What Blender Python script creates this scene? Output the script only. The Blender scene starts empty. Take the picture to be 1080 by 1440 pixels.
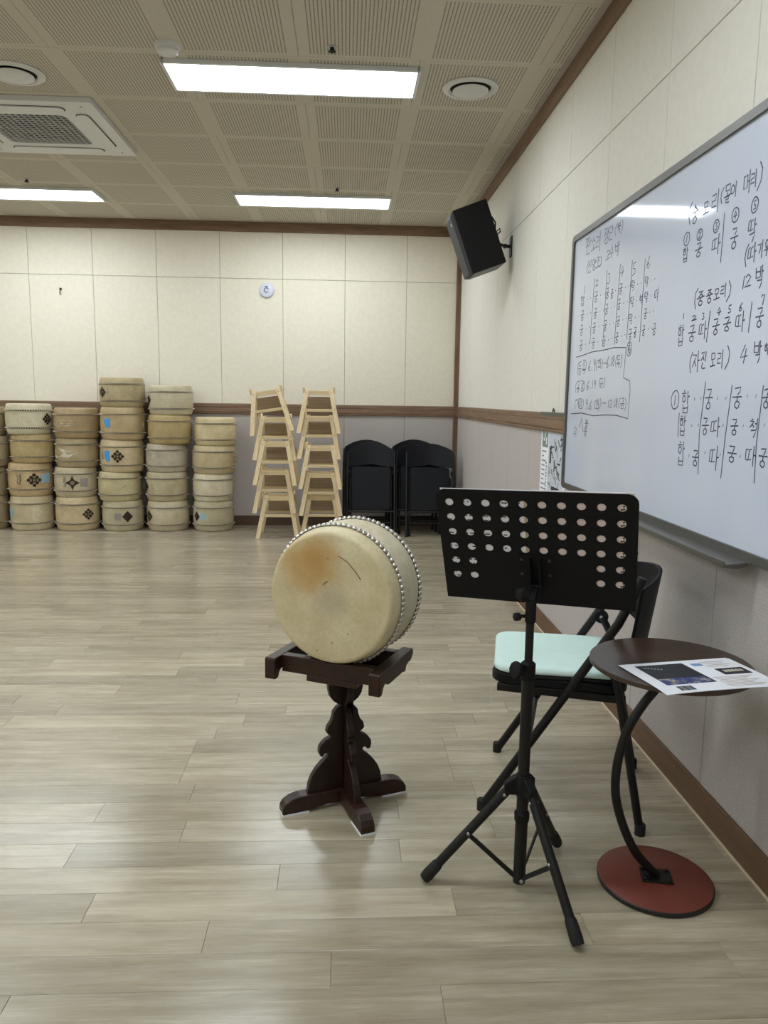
import bpy, bmesh, math, random
from mathutils import Matrix, Vector
from math import pi, sin, cos, radians
random.seed(7)
S = bpy.context.scene
COL = S.collection

# ------------------------------------------------------------------ camera
F_PX, YAW, PITCH, ROLL, CAM_H = 1070.89, 0.0508, 0.1462, 0.0142, 1.2675
_f = Vector((sin(YAW)*cos(PITCH), cos(YAW)*cos(PITCH), -sin(PITCH)))
_r = Vector((cos(YAW), -sin(YAW), 0.0))
_u = _r.cross(_f)
R_, U_ = _r*cos(ROLL) + _u*sin(ROLL), -_r*sin(ROLL) + _u*cos(ROLL)
cam_data = bpy.data.cameras.new('camera')
cam_data.sensor_fit = 'VERTICAL'
cam_data.sensor_height = 36.0
cam_data.lens = 36.0*F_PX/1440.0
cam_data.clip_start = 0.02
cam = bpy.data.objects.new('camera', cam_data)
COL.objects.link(cam)
cam.matrix_world = Matrix(((R_.x, U_.x, -_f.x, 0), (R_.y, U_.y, -_f.y, 0), (R_.z, U_.z, -_f.z, CAM_H), (0, 0, 0, 1)))
S.camera = cam
CAM = Vector((0, 0, CAM_H))


def ray(u, v):
    return _f + R_*((u-540)/F_PX) + U_*((720-v)/F_PX)


def on_x(u, v, x):
    d = ray(u, v)
    return CAM + d*(x/d.x)


# ------------------------------------------------------------------ world and exposure
w = bpy.data.worlds.new('world')
S.world = w
w.use_nodes = True
w.node_tree.nodes['Background'].inputs[0].default_value = (0.8, 0.85, 0.9, 1)
w.node_tree.nodes['Background'].inputs[1].default_value = 0.3
S.view_settings.view_transform = 'Standard'
S.view_settings.look = 'None'
S.view_settings.gamma = 1.0
S.view_settings.use_curve_mapping = False
S.view_settings.exposure = 0.18
PANEL_STRENGTH = 17.0


# ------------------------------------------------------------------ materials
def lin(c):
    return c/12.92 if c <= 0.04045 else ((c+0.055)/1.055)**2.4


def rgb(r, g, b):
    return (lin(r/255), lin(g/255), lin(b/255), 1.0)


class NT:
    def __init__(self, name):
        self.m = bpy.data.materials.new(name)
        self.m.use_nodes = True
        self.t = self.m.node_tree
        self.b = self.t.nodes['Principled BSDF']

    def n(self, typ, **kw):
        nd = self.t.nodes.new(typ)
        for k, v in kw.items():
            if k.startswith('i_'):
                key = k[2:]
                key = int(key) if key.isdigit() else key
                nd.inputs[key].default_value = v
            else:
                setattr(nd, k, v)
        return nd

    def l(self, a, b):
        self.t.links.new(a, b)

    def math(self, op, a, b=None, clamp=False):
        nd = self.n('ShaderNodeMath', operation=op, use_clamp=clamp)
        for i, v in enumerate((a, b)):
            if v is None:
                continue
            if isinstance(v, (int, float)):
                nd.inputs[i].default_value = v
            else:
                self.l(v, nd.inputs[i])
        return nd.outputs[0]

    def mix(self, fac, a, b, mode='MIX'):
        nd = self.n('ShaderNodeMix', data_type='RGBA', blend_type=mode)
        for s, v in ((nd.inputs[0], fac), (nd.inputs[6], a), (nd.inputs[7], b)):
            if isinstance(v, (int, float, tuple)):
                s.default_value = v
            else:
                self.l(v, s)
        return nd.outputs[2]

    def coord(self, kind='Object', scale=(1, 1, 1), loc=(0, 0, 0)):
        tc = self.n('ShaderNodeTexCoord')
        mp = self.n('ShaderNodeMapping')
        mp.inputs['Scale'].default_value = scale
        mp.inputs['Location'].default_value = loc
        self.l(tc.outputs[kind], mp.inputs[0])
        return mp.outputs[0]

    def noise(self, vec, scale=5.0, detail=4.0, rough=0.55, ramp=None):
        nd = self.n('ShaderNodeTexNoise')
        nd.inputs['Scale'].default_value = scale
        nd.inputs['Detail'].default_value = detail
        nd.inputs['Roughness'].default_value = rough
        self.l(vec, nd.inputs['Vector'])
        out = nd.outputs[0]
        if ramp:
            mr = self.n('ShaderNodeMapRange')
            mr.inputs[1].default_value, mr.inputs[2].default_value = ramp
            self.l(out, mr.inputs[0])
            out = mr.outputs[0]
        return out

    def set(self, rough=0.5, metal=0.0, spec=0.5, coat=0.0):
        self.b.inputs['Roughness'].default_value = rough
        self.b.inputs['Metallic'].default_value = metal
        self.b.inputs['Specular IOR Level'].default_value = spec
        self.b.inputs['Coat Weight'].default_value = coat
        return self

    def color(self, c):
        if isinstance(c, tuple):
            self.b.inputs['Base Color'].default_value = c
        else:
            self.l(c, self.b.inputs['Base Color'])
        return self

    def bump(self, h, strength=0.2, dist=0.002):
        nd = self.n('ShaderNodeBump')
        nd.inputs['Strength'].default_value = strength
        nd.inputs['Distance'].default_value = dist
        self.l(h, nd.inputs['Height'])
        self.l(nd.outputs[0], self.b.inputs['Normal'])
        return self


def mat_plain(name, c, rough=0.5, metal=0.0, spec=0.5, var=0.06, scale=14.0, bump=0.0, coat=0.0):
    t = NT(name).set(rough, metal, spec, coat)
    v = t.coord()
    nz = t.noise(v, scale, 4, ramp=(0.3, 0.7))
    dark = tuple(x*(1-var) for x in c[:3]) + (1,)
    light = tuple(min(1, x*(1+var)) for x in c[:3]) + (1,)
    t.color(t.mix(nz, dark, light))
    if bump:
        t.bump(t.noise(v, scale*12, 3), bump, 0.001)
    return t.m


def mat_wood(name, c1, c2, axis=0, rough=0.45, sc=1.0, spec=0.4):
    t = NT(name).set(rough, 0, spec)
    s = [22*sc, 22*sc, 22*sc]
    s[axis] = 1.6*sc
    v = t.coord(scale=tuple(s))
    a = t.noise(v, 1.6, 8, 0.62, ramp=(0.28, 0.72))
    b = t.noise(v, 6.0, 3, 0.6, ramp=(0.35, 0.7))
    c = t.mix(a, c1, c2)
    c = t.mix(t.math('MULTIPLY', b, 0.35), c, tuple(x*0.6 for x in c1[:3])+(1,))
    t.color(c)
    t.bump(a, 0.08, 0.001)
    return t.m


M = {}
M['wall_cream'] = mat_plain('wall_cream', rgb(228, 222, 204), 0.85, spec=0.2, var=0.035, scale=30, bump=0.25)
M['wall_white'] = mat_plain('wall_white', rgb(223, 220, 210), 0.85, spec=0.2, var=0.03, scale=30, bump=0.25)


def mat_fabric(name, c):
    t = NT(name).set(0.92, 0, 0.15)
    v = t.coord()
    a = t.noise(v, 230, 3, 0.75, ramp=(0.3, 0.7))
    b = t.noise(v, 3, 3, 0.5, ramp=(0.3, 0.7))
    c1 = t.mix(a, tuple(x*0.70 for x in c[:3])+(1,), tuple(min(1, x*1.18) for x in c[:3])+(1,))
    t.color(t.mix(t.math('MULTIPLY', b, 0.25), c1, tuple(x*0.9 for x in c[:3])+(1,)))
    t.bump(a, 0.5, 0.0015)
    return t.m


M['wall_grey'] = mat_fabric('wall_grey_fabric', rgb(193, 186, 181))
M['joint'] = mat_plain('joint_dark', rgb(120, 115, 104), 0.9, spec=0.1)
M['trim'] = mat_wood('trim_wood', rgb(112, 88, 68), rgb(148, 120, 96), axis=0, rough=0.55)
M['trim_y'] = mat_wood('trim_wood_lengthwise', rgb(112, 88, 68), rgb(148, 120, 96), axis=1, rough=0.55)
M['trim_z'] = mat_wood('trim_wood_upright', rgb(104, 78, 58), rgb(138, 108, 84), axis=2, rough=0.55)
M['base_y'] = mat_wood('baseboard_wood', rgb(98, 74, 52), rgb(118, 90, 66), axis=1, rough=0.5)
M['base_x'] = mat_wood('baseboard_wood_back', rgb(84, 66, 52), rgb(104, 82, 64), axis=0, rough=0.5)
M['caulk'] = mat_plain('caulk', rgb(214, 198, 168), 0.7)
M['lavender'] = mat_plain('ceiling_edge', rgb(176, 170, 164), 0.7)


def mat_tile():
    t = NT('ceiling_tile_perforated').set(0.9, 0, 0.15)
    tc = t.n('ShaderNodeTexCoord')
    sp = t.n('ShaderNodeSeparateXYZ')
    t.l(tc.outputs['Object'], sp.inputs[0])
    ax = t.math('ABSOLUTE', sp.outputs[0])
    fx = t.math('ABSOLUTE', t.math('SUBTRACT', ax, 0.2985))     # distance from the middle of a field
    fy = t.math('ABSOLUTE', sp.outputs[1])
    inx = t.math('LESS_THAN', fx, 0.249)
    iny = t.math('LESS_THAN', fy, 0.273)
    P = 0.0172
    hx = t.math('SUBTRACT', t.math('FRACT', t.math('ADD', t.math('DIVIDE', t.math('SUBTRACT', ax, 0.2985), P), 0.5)), 0.5)
    hy = t.math('SUBTRACT', t.math('FRACT', t.math('ADD', t.math('DIVIDE', sp.outputs[1], P*0.62), 0.5)), 0.5)
    r = t.math('SQRT', t.math('ADD', t.math('POWER', hx, 2.0), t.math('POWER', t.math('MULTIPLY', hy, 0.62), 2.0)))
    hole = t.math('LESS_THAN', r, 0.20)
    m = t.math('MULTIPLY', hole, t.math('MULTIPLY', inx, iny))
    nz = t.noise(tc.outputs['Object'], 60, 4, ramp=(0.3, 0.7))
    base = t.mix(nz, rgb(196, 190, 175), rgb(205, 199, 184))
    t.color(t.mix(m, base, rgb(104, 99, 86)))
    return t.m


M['tile'] = mat_tile()


def mat_floor(kind):
    t = NT('floor_plank_' + kind).set(0.34, 0, 0.5, 0.35)
    t.b.inputs['Coat Roughness'].default_value = 0.2
    at = t.n('ShaderNodeAttribute', attribute_name='tone', attribute_type='OBJECT' if kind == 'single' else 'GEOMETRY')
    tone = at.outputs['Fac']
    gm = t.n('ShaderNodeNewGeometry')
    off = t.n('ShaderNodeCombineXYZ')
    t.l(t.math('MULTIPLY', tone, 37.0), off.inputs[0])
    t.l(t.math('MULTIPLY', tone, 91.0), off.inputs[1])
    ad = t.n('ShaderNodeVectorMath', operation='ADD')
    t.l(gm.outputs['Position'], ad.inputs[0])
    t.l(off.outputs[0], ad.inputs[1])
    mp = t.n('ShaderNodeMapping')
    mp.inputs['Scale'].default_value = (1.0, 9.0, 1.0)
    t.l(ad.outputs[0], mp.inputs[0])
    a = t.noise(mp.outputs[0], 2.2, 9, 0.62, ramp=(0.36, 0.66))
    mp2 = t.n('ShaderNodeMapping')
    mp2.inputs['Scale'].default_value = (1.0, 26.0, 1.0)
    t.l(ad.outputs[0], mp2.inputs[0])
    b = t.noise(mp2.outputs[0], 4.0, 9, 0.72, ramp=(0.38, 0.68))
    k = t.noise(ad.outputs[0], 2.0, 3, 0.5, ramp=(0.35, 0.7))
    c = t.mix(a, rgb(156, 144, 119), rgb(199, 189, 165))
    c = t.mix(t.math('MULTIPLY', b, 0.5), c, rgb(116, 105, 86))
    c = t.mix(t.math('MULTIPLY', k, 0.3), c, rgb(182, 172, 148))
    mr = t.n('ShaderNodeMapRange')
    mr.inputs[3].default_value, mr.inputs[4].default_value = 0.79, 1.09
    t.l(tone, mr.inputs[0])
    hs = t.n('ShaderNodeHueSaturation')
    t.l(mr.outputs[0], hs.inputs['Value'])
    t.l(c, hs.inputs['Color'])
    t.color(hs.outputs[0])
    rr = t.n('ShaderNodeMapRange')
    rr.inputs[3].default_value, rr.inputs[4].default_value = 0.2, 0.32
    t.l(b, rr.inputs[0])
    t.l(rr.outputs[0], t.b.inputs['Roughness'])
    t.bump(b, 0.05, 0.0004)
    return t.m


M['plank'] = mat_floor('single')
M['planks'] = mat_floor('field')
M['subfloor'] = mat_plain('subfloor', rgb(96, 88, 72), 0.8)


def mat_skin(name):
    t = NT(name).set(0.55, 0, 0.35)
    at = t.n('ShaderNodeAttribute', attribute_name='tint', attribute_type='OBJECT')
    v = t.coord()
    oi = t.n('ShaderNodeObjectInfo')
    ad = t.n('ShaderNodeVectorMath', operation='ADD')
    t.l(v, ad.inputs[0])
    sc = t.n('ShaderNodeVectorMath', operation='SCALE')
    t.l(at.outputs['Color'], sc.inputs[0])
    sc.inputs['Scale'].default_value = 60.0
    t.l(sc.outputs[0], ad.inputs[1])
    a = t.noise(ad.outputs[0], 7, 5, 0.6, ramp=(0.3, 0.72))
    b = t.noise(ad.outputs[0], 40, 4, 0.65, ramp=(0.4, 0.75))
    dk = t.mix(1.0, at.outputs['Color'], (0.62, 0.56, 0.47, 1), 'MULTIPLY')
    c = t.mix(t.math('MULTIPLY', a, 0.75), at.outputs['Color'], dk)
    c = t.mix(t.math('MULTIPLY', b, 0.5), c, dk)
    t.color(c)
    t.bump(b, 0.1, 0.001)
    return t.m


M['skin'] = mat_skin('drum_hide')


def mat_head():
    # played hide of the big drum: amber stain on one side, grey worn centre, fine mottling
    t = NT('drum_head_hide').set(0.5, 0, 0.4)
    v = t.coord()
    a = t.noise(v, 9, 6, 0.62, ramp=(0.3, 0.72))
    b = t.noise(v, 90, 3, 0.6, ramp=(0.42, 0.75))
    c = t.mix(a, rgb(194, 180, 140), rgb(220, 209, 174))

    def spot(loc, rad, soft, wob=0.5):
        mp = t.n('ShaderNodeVectorMath', operation='SUBTRACT')
        t.l(v, mp.inputs[0])
        mp.inputs[1].default_value = loc
        ln = t.n('ShaderNodeVectorMath', operation='LENGTH')
        t.l(mp.outputs[0], ln.inputs[0])
        d = t.math('ADD', ln.outputs['Value'], t.math('MULTIPLY', t.math('SUBTRACT', t.noise(v, 14, 4), 0.5), wob*rad*1.6))
        mr = t.n('ShaderNodeMapRange', interpolation_type='SMOOTHSTEP')
        mr.inputs[1].default_value, mr.inputs[2].default_value = rad, rad*(1-soft)
        t.l(d, mr.inputs[0])
        return mr.outputs[0]
    c = t.mix(t.math('MULTIPLY', spot((-0.075, -0.13, 0.29), 0.13, 0.8), 0.78), c, rgb(184, 142, 76))
    c = t.mix(t.math('MULTIPLY', spot((-0.02, -0.13, 0.335), 0.085, 0.85), 0.6), c, rgb(176, 130, 62))
    c = t.mix(t.math('MULTIPLY', spot((0.005, -0.13, 0.20), 0.075, 0.85), 0.6), c, rgb(170, 160, 140))
    c = t.mix(t.math('MULTIPLY', b, 0.22), c, rgb(150, 132, 92))
    t.color(c)
    t.bump(b, 0.08, 0.001)
    return t.m


M['head'] = mat_head()
M['tack'] = mat_plain('tack_metal', rgb(196, 192, 184), 0.28, metal=1.0, var=0.15, scale=60)
M['tack_dark'] = mat_plain('tack_row_metal', rgb(226, 216, 190), 0.35, metal=0.3, var=0.2, scale=60)
M['brass'] = mat_plain('aged_brass', rgb(142, 128, 100), 0.4, metal=0.7)
M['greysticker'] = mat_plain('grey_sticker', rgb(150, 143, 134), 0.7)
M['band'] = mat_plain('dark_brown_band', rgb(44, 34, 25), 0.8)
M['ornament'] = mat_plain('ornament_iron', rgb(60, 52, 40), 0.5, metal=0.6)
M['ink'] = mat_plain('ink', rgb(52, 48, 46), 0.7)
M['blue'] = mat_plain('blue_sticker', rgb(70, 150, 214), 0.5)
M['paleblue'] = mat_plain('pale_blue_sticker', rgb(150, 186, 206), 0.6)
M['greypatch'] = mat_plain('worn_patch', rgb(178, 168, 146), 0.7, var=0.2)
M['palepatch'] = mat_plain('torn_patch', rgb(206, 198, 180), 0.7, var=0.2)
M['darkwood'] = mat_wood('rosewood', rgb(30, 17, 12), rgb(60, 34, 22), axis=0, rough=0.36, sc=1.6)
M['darkwood_z'] = mat_wood('rosewood_upright', rgb(26, 14, 10), rgb(46, 25, 17), axis=2, rough=0.4, sc=1.6)
M['pine_x'] = mat_wood('pine', rgb(222, 196, 150), rgb(236, 216, 176), axis=0, rough=0.6)
M['pine_y'] = mat_wood('pine_depth', rgb(214, 188, 142), rgb(230, 208, 166), axis=1, rough=0.6)
M['pine_z'] = mat_wood('pine_upright', rgb(226, 202, 158), rgb(240, 220, 182), axis=2, rough=0.6)
M['plywood'] = mat_wood('plywood', rgb(146, 126, 102), rgb(166, 144, 116), axis=0, rough=0.7)  # tan board; base colour darkened to carry shade of the stand above
M['black'] = mat_plain('black_metal', rgb(11, 11, 12), 0.42, spec=0.38, var=0.1)
M['blackmatte'] = mat_plain('black_plastic', rgb(11, 11, 13), 0.6, spec=0.25, var=0.1, bump=0.15)
M['chairblack'] = mat_plain('chair_plastic', rgb(13, 15, 21), 0.52, spec=0.25, var=0.08, bump=0.2)
M['rubber'] = mat_plain('rubber', rgb(14, 14, 15), 0.75)
M['steel'] = mat_plain('bolt_steel', rgb(190, 190, 190), 0.3, metal=1.0)
M['mint'] = mat_plain('mint_cloth', rgb(214, 238, 230), 0.85, spec=0.2, var=0.03, bump=0.2)
M['paper'] = mat_plain('paper', rgb(238, 240, 246), 0.8, var=0.01)
M['paper_pink'] = mat_plain('folder_pink', rgb(232, 214, 210), 0.8, var=0.03)
M['red'] = mat_plain('red_board', rgb(114, 55, 43), 0.45, var=0.05)
M['edge_black'] = mat_plain('edge_band', rgb(28, 26, 25), 0.5)
M['walnut'] = mat_wood('walnut_laminate', rgb(46, 34, 27), rgb(80, 60, 46), axis=0, rough=0.3, spec=0.5)
M['white_plastic'] = mat_plain('white_plastic', rgb(214, 214, 214), 0.45, var=0.02)
M['white_metal'] = mat_plain('white_metal', rgb(216, 218, 220), 0.4, var=0.02)
M['dark_void'] = mat_plain('dark_void', rgb(24, 24, 24), 0.8)
M['grey_plastic'] = mat_plain('grey_plastic', rgb(186, 186, 188), 0.5, var=0.02)
M['alu'] = mat_plain('grey_aluminium', rgb(98, 97, 92), 0.42, metal=0.35, var=0.05)
M['board'] = mat_plain('whiteboard_enamel', rgb(206, 214, 230), 0.06, spec=0.5, var=0.015, scale=3)
M['marker'] = mat_plain('marker_ink', rgb(62, 66, 84), 0.6, var=0.15, scale=80)
M['print_green'] = mat_plain('print_green', rgb(122, 142, 128), 0.8)
M['print_grey'] = mat_plain('print_grey', rgb(120, 122, 124), 0.8)
M['print_dark'] = mat_plain('print_dark', rgb(44, 46, 52), 0.7)
M['print_red'] = mat_plain('print_red', rgb(166, 52, 60), 0.8)
M['print_blue'] = mat_plain('print_blue', rgb(62, 78, 170), 0.8)
M['print_sky'] = mat_plain('print_sky', rgb(120, 152, 200), 0.8)
M['print_tan'] = mat_plain('print_tan', rgb(196, 172, 140), 0.8)
M['speaker_grey'] = mat_plain('speaker_grey', rgb(52, 52, 55), 0.6)


def mat_emit(name, c, s):
    t = NT(name)
    t.color(c)
    t.b.inputs['Emission Color'].default_value = c
    t.b.inputs['Emission Strength'].default_value = s
    return t.m


M['glow'] = mat_emit('lamp_diffuser', rgb(240, 248, 255), PANEL_STRENGTH)


# ------------------------------------------------------------------ mesh helpers
class MB:
    def __init__(self, mtx=None):
        self.v, self.f = [], []
        self.M = mtx or Matrix()

    def add(self, vs, fs):
        o = len(self.v)
        self.v += [tuple(self.M @ Vector(p)) for p in vs]
        self.f += [tuple(o+i for i in f) for f in fs]
        return self

    def box(self, c, s, rz=0.0, rot=None):
        R = rot or Matrix.Rotation(rz, 3, 'Z')
        vs = []
        for i in range(8):
            d = Vector((((i & 1)*2-1)*s[0]/2, ((i >> 1 & 1)*2-1)*s[1]/2, ((i >> 2 & 1)*2-1)*s[2]/2))
            vs.append(Vector(c) + R @ d)
        return self.add(vs, [(0, 2, 3, 1), (4, 5, 7, 6), (0, 1, 5, 4), (2, 6, 7, 3), (0, 4, 6, 2), (1, 3, 7, 5)])

    def bx(self, x0, x1, y0, y1, z0, z1):
        return self.box(((x0+x1)/2, (y0+y1)/2, (z0+z1)/2), (x1-x0, y1-y0, z1-z0))

    def bar(self, a, b, wd, ht, up=(0, 0, 1)):
        a, b = Vector(a), Vector(b)
        z = (b-a).normalized()
        x = Vector(up).cross(z)
        if x.length < 1e-5:
            x = Vector((1, 0, 0)).cross(z)
        x.normalize()
        y = z.cross(x)
        R = Matrix((x, y, z)).transposed()
        return self.box((a+b)/2, (wd, ht, (b-a).length), rot=R)

    def tube(self, pts, r, seg=14, cap=True):
        pts = [Vector(p) for p in pts]
        n = len(pts)
        rs = r if isinstance(r, (list, tuple)) else [r]*n
        t0 = (pts[1]-pts[0]).normalized()
        x = t0.orthogonal().normalized()
        vs, fs = [], []
        for i, p in enumerate(pts):
            t = (pts[min(i+1, n-1)]-pts[max(i-1, 0)]).normalized()
            x = (x - t*x.dot(t)).normalized()
            y = t.cross(x)
            for k in range(seg):
                a = 2*pi*k/seg
                vs.append(p + (x*cos(a)+y*sin(a))*rs[i])
        for i in range(n-1):
            for k in range(seg):
                k2 = (k+1) % seg
                fs.append((i*seg+k, i*seg+k2, (i+1)*seg+k2, (i+1)*seg+k))
        if cap:
            fs.append(tuple(range(seg-1, -1, -1)))
            fs.append(tuple((n-1)*seg+k for k in range(seg)))
        return self.add(vs, fs)

    def lathe(self, prof, seg=32, c=(0, 0, 0), cap=(True, True), axis=None):
        R = Vector((0, 0, 1)).rotation_difference(Vector(axis)).to_matrix() if axis else Matrix.Identity(3)
        vs, fs = [], []
        for (r, z) in prof:
            for k in range(seg):
                a = 2*pi*k/seg
                vs.append(Vector(c) + R @ Vector((r*cos(a), r*sin(a), z)))
        n = len(prof)
        for i in range(n-1):
            for k in range(seg):
                k2 = (k+1) % seg
                fs.append((i*seg+k, i*seg+k2, (i+1)*seg+k2, (i+1)*seg+k))
        if cap[0]:
            fs.append(tuple(range(seg-1, -1, -1)))
        if cap[1]:
            fs.append(tuple((n-1)*seg+k for k in range(seg)))
        return self.add(vs, fs)

    def prism(self, poly, o, ax, ay, th):
        """closed polygon in the plane (ax, ay) at o, extruded th along ax x ay (centred)"""
        o, ax, ay = Vector(o), Vector(ax), Vector(ay)
        nn = ax.cross(ay).normalized()
        n = len(poly)
        vs = [o+ax*p[0]+ay*p[1]-nn*th/2 for p in poly] + [o+ax*p[0]+ay*p[1]+nn*th/2 for p in poly]
        fs = [tuple(range(n-1, -1, -1)), tuple(range(n, 2*n))]
        fs += [(i, (i+1) % n, n+(i+1) % n, n+i) for i in range(n)]
        return self.add(vs, fs)

    def build(self, name, mat, parent=None, smooth=35, bevel=0, seg=2):
        me = bpy.data.meshes.new(name)
        me.from_pydata(self.v, [], self.f)
        bm = bmesh.new()
        bm.from_mesh(me)
        bmesh.ops.recalc_face_normals(bm, faces=bm.faces)
        bm.to_mesh(me)
        bm.free()
        return finish(name, me, mat, parent, smooth, bevel, seg)


def finish(name, me, mat, parent=None, smooth=35, bevel=0, seg=2):
    if mat is not None:
        me.materials.append(M[mat] if isinstance(mat, str) else mat)
    if smooth:
        me.shade_smooth()
        me.set_sharp_from_angle(angle=radians(smooth))
    o = bpy.data.objects.new(name, me)
    COL.objects.link(o)
    if parent:
        o.parent = parent
    if bevel:
        b = o.modifiers.new('bevel', 'BEVEL')
        b.width, b.segments, b.limit_method, b.angle_limit = bevel, seg, 'ANGLE', radians(40)
        b.harden_normals = False
    return o


def link_mesh(name, me, parent=None, mtx=None):
    o = bpy.data.objects.new(name, me)
    COL.objects.link(o)
    if parent:
        o.parent = parent
    if mtx is not None:
        o.matrix_local = mtx
    return o


def holed_plate(name, loops, th, mat, parent, mtx=None, bevel=0.0):
    """flat plate with holes: a filled 2D curve turned into a mesh"""
    cu = bpy.data.curves.new('tmp', 'CURVE')
    cu.dimensions = '2D'
    cu.fill_mode = 'BOTH'
    cu.extrude = th/2
    for lp in loops:
        sp = cu.splines.new('POLY')
        sp.points.add(len(lp)-1)
        for q, p in zip(sp.points, lp):
            q.co = (p[0], p[1], 0, 1)
        sp.use_cyclic_u = True
    ob = bpy.data.objects.new('tmp', cu)
    COL.objects.link(ob)
    dg = bpy.context.evaluated_depsgraph_get()
    me = bpy.data.meshes.new_from_object(ob.evaluated_get(dg))
    bpy.data.objects.remove(ob)
    bpy.data.curves.remove(cu)
    me.materials.clear()
    me.name = name
    if mtx is not None:
        me.transform(mtx)
    return finish(name, me, mat, parent, 30)


def tag(o, label, cat, group=None, kind=None):
    o['label'] = label
    o['category'] = cat
    if group:
        o['group'] = group
    if kind:
        o['kind'] = kind
    return o


def thing(name, label, cat, loc=(0, 0, 0), rz=0.0, group=None):
    o = bpy.data.objects.new(name, None)
    o.empty_display_size = 0.05
    COL.objects.link(o)
    o.location = loc
    o.rotation_euler = (0, 0, rz)
    return tag(o, label, cat, group)


def copy_tree(o, parent=None):
    c = o.copy()
    COL.objects.link(c)
    c.parent = parent
    for ch in list(o.children):
        copy_tree(ch, c)
    return c


def structure(name, mb, mat, label, cat, **kw):
    o = mb.build(name, mat, None, **kw)
    return tag(o, label, cat, kind='structure')


def arc(cx, cy, r, a0, a1, n=12, ry=None):
    ry = ry or r
    return [(cx+r*cos(radians(a0+(a1-a0)*i/n)), cy+ry*sin(radians(a0+(a1-a0)*i/n))) for i in range(n+1)]


def rrect(x0, x1, y0, y1, r, n=6):
    return arc(x1-r, y1-r, r, 0, 90, n)+arc(x0+r, y1-r, r, 90, 180, n)+arc(x0+r, y0+r, r, 180, 270, n)+arc(x1-r, y0+r, r, 270, 360, n)


# ------------------------------------------------------------------ the room
XR, D, XL, YF = 1.1115, 7.636, -6.6, -2.6
CEIL = 2.925
ZB, ZR0, ZR1, ZJ, ZT = 0.0975, 1.1095, 1.212, 2.404, 2.834
X0, Y0 = -3.6213, 3.9815

floor = structure('floor', MB().bx(XL, XR, YF, D, -0.12, -0.004), 'subfloor', 'pale grey-beige oak-look vinyl plank floor of the practice room', 'floor', smooth=0)
PW, PL = 0.1122, 0.92
known = {0: -0.026, 1: -0.326, 2: -0.636, 3: -0.173, 4: 0.161, 5: -0.473, -1: -0.706}
rng = random.Random(11)


def plank_vf(x0, x1, y0, y1):
    g, c = 0.0003, 0.0007
    x0, x1, y0, y1 = x0+g, x1-g, y0+g, y1-g
    v = [(x0, y0, -0.004), (x1, y0, -0.004), (x1, y1, -0.004), (x0, y1, -0.004), (x0, y0, -0.0007), (x1, y0, -0.0007), (x1, y1, -0.0007), (x0, y1, -0.0007),
         (x0+c, y0+c, 0), (x1-c, y0+c, 0), (x1-c, y1-c, 0), (x0+c, y1-c, 0)]
    f = [(0, 1, 5, 4), (1, 2, 6, 5), (2, 3, 7, 6), (3, 0, 4, 7), (4, 5, 9, 8), (5, 6, 10, 9), (6, 7, 11, 10), (7, 4, 8, 11), (8, 9, 10, 11)]
    return v, f


plank_mesh = {}
fv, ff, ft = [], [], []
row = math.floor((YF-1.493)/PW)
while 1.493+row*PW < D:
    ya, yb = max(YF, 1.493+row*PW), min(D, 1.493+(row+1)*PW)
    off = known.get(row, rng.random()*PL)
    k = math.floor((XL-off)/PL)
    while off+k*PL < XR:
        xa, xb = max(XL, off+k*PL), min(XR, off+(k+1)*PL)
        k += 1
        if xb-xa < 0.01 or yb-ya < 0.005:
            continue
        tone = rng.random()
        ym = (ya+yb)/2
        if 1.15 < ym < 5.6 and xb > -0.25-0.47*ym:
            key = (round(xb-xa, 3), round(yb-ya, 3))
            if key not in plank_mesh:
                me = bpy.data.meshes.new('plank')
                v, f = plank_vf(0, xb-xa, 0, yb-ya)
                me.from_pydata(v, [], f)
                me.materials.append(M['plank'])
                plank_mesh[key] = me
            o = link_mesh('plank', plank_mesh[key], floor, Matrix.Translation((xa, ya, 0)))
            o['tone'] = tone
        else:
            v, f = plank_vf(xa, xb, ya, yb)
            b0 = len(fv)
            fv += v
            ff += [tuple(b0+i for i in q) for q in f]
            ft += [tone]*len(v)
    row += 1
me = bpy.data.meshes.new('distant_planks')
me.from_pydata(fv, [], ff)
at = me.attributes.new('tone', 'FLOAT', 'POINT')
at.data.foreach_set('value', ft)
me.materials.append(M['planks'])
o = link_mesh('distant_planks', me, floor)
o['kind'] = 'stuff'

wall_back = structure('wall_back', MB().bx(XL-0.1, XR+0.1, D+0.006, D+0.12, -0.12, 3.05), 'joint', 'end wall of cream panels above a brown rail and grey panels below', 'wall', smooth=0)
wall_right = structure('wall_right', MB().bx(XR+0.006, XR+0.12, YF, D, -0.12, 3.05), 'joint', 'side wall of off-white panels and grey fabric wainscot carrying the whiteboard', 'wall', smooth=0)
structure('wall_left', MB().bx(XL-0.1, XL, YF, D, -0.12, 3.05), 'wall_cream', 'plain cream wall opposite the whiteboard wall', 'wall', smooth=0)
structure('wall_front', MB().bx(XL-0.1, XR+0.1, YF-0.1, YF, -0.12, 3.05), 'wall_cream', 'plain cream wall facing the drum stacks from across the room', 'wall', smooth=0)
ceiling = structure('ceiling', MB().bx(XL-0.1, XR+0.1, YF-0.1, D+0.1, CEIL+0.008, 3.05), 'joint', 'beige perforated acoustic tile ceiling', 'ceiling', smooth=0)

G = 0.0016
pmesh = {}


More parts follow.
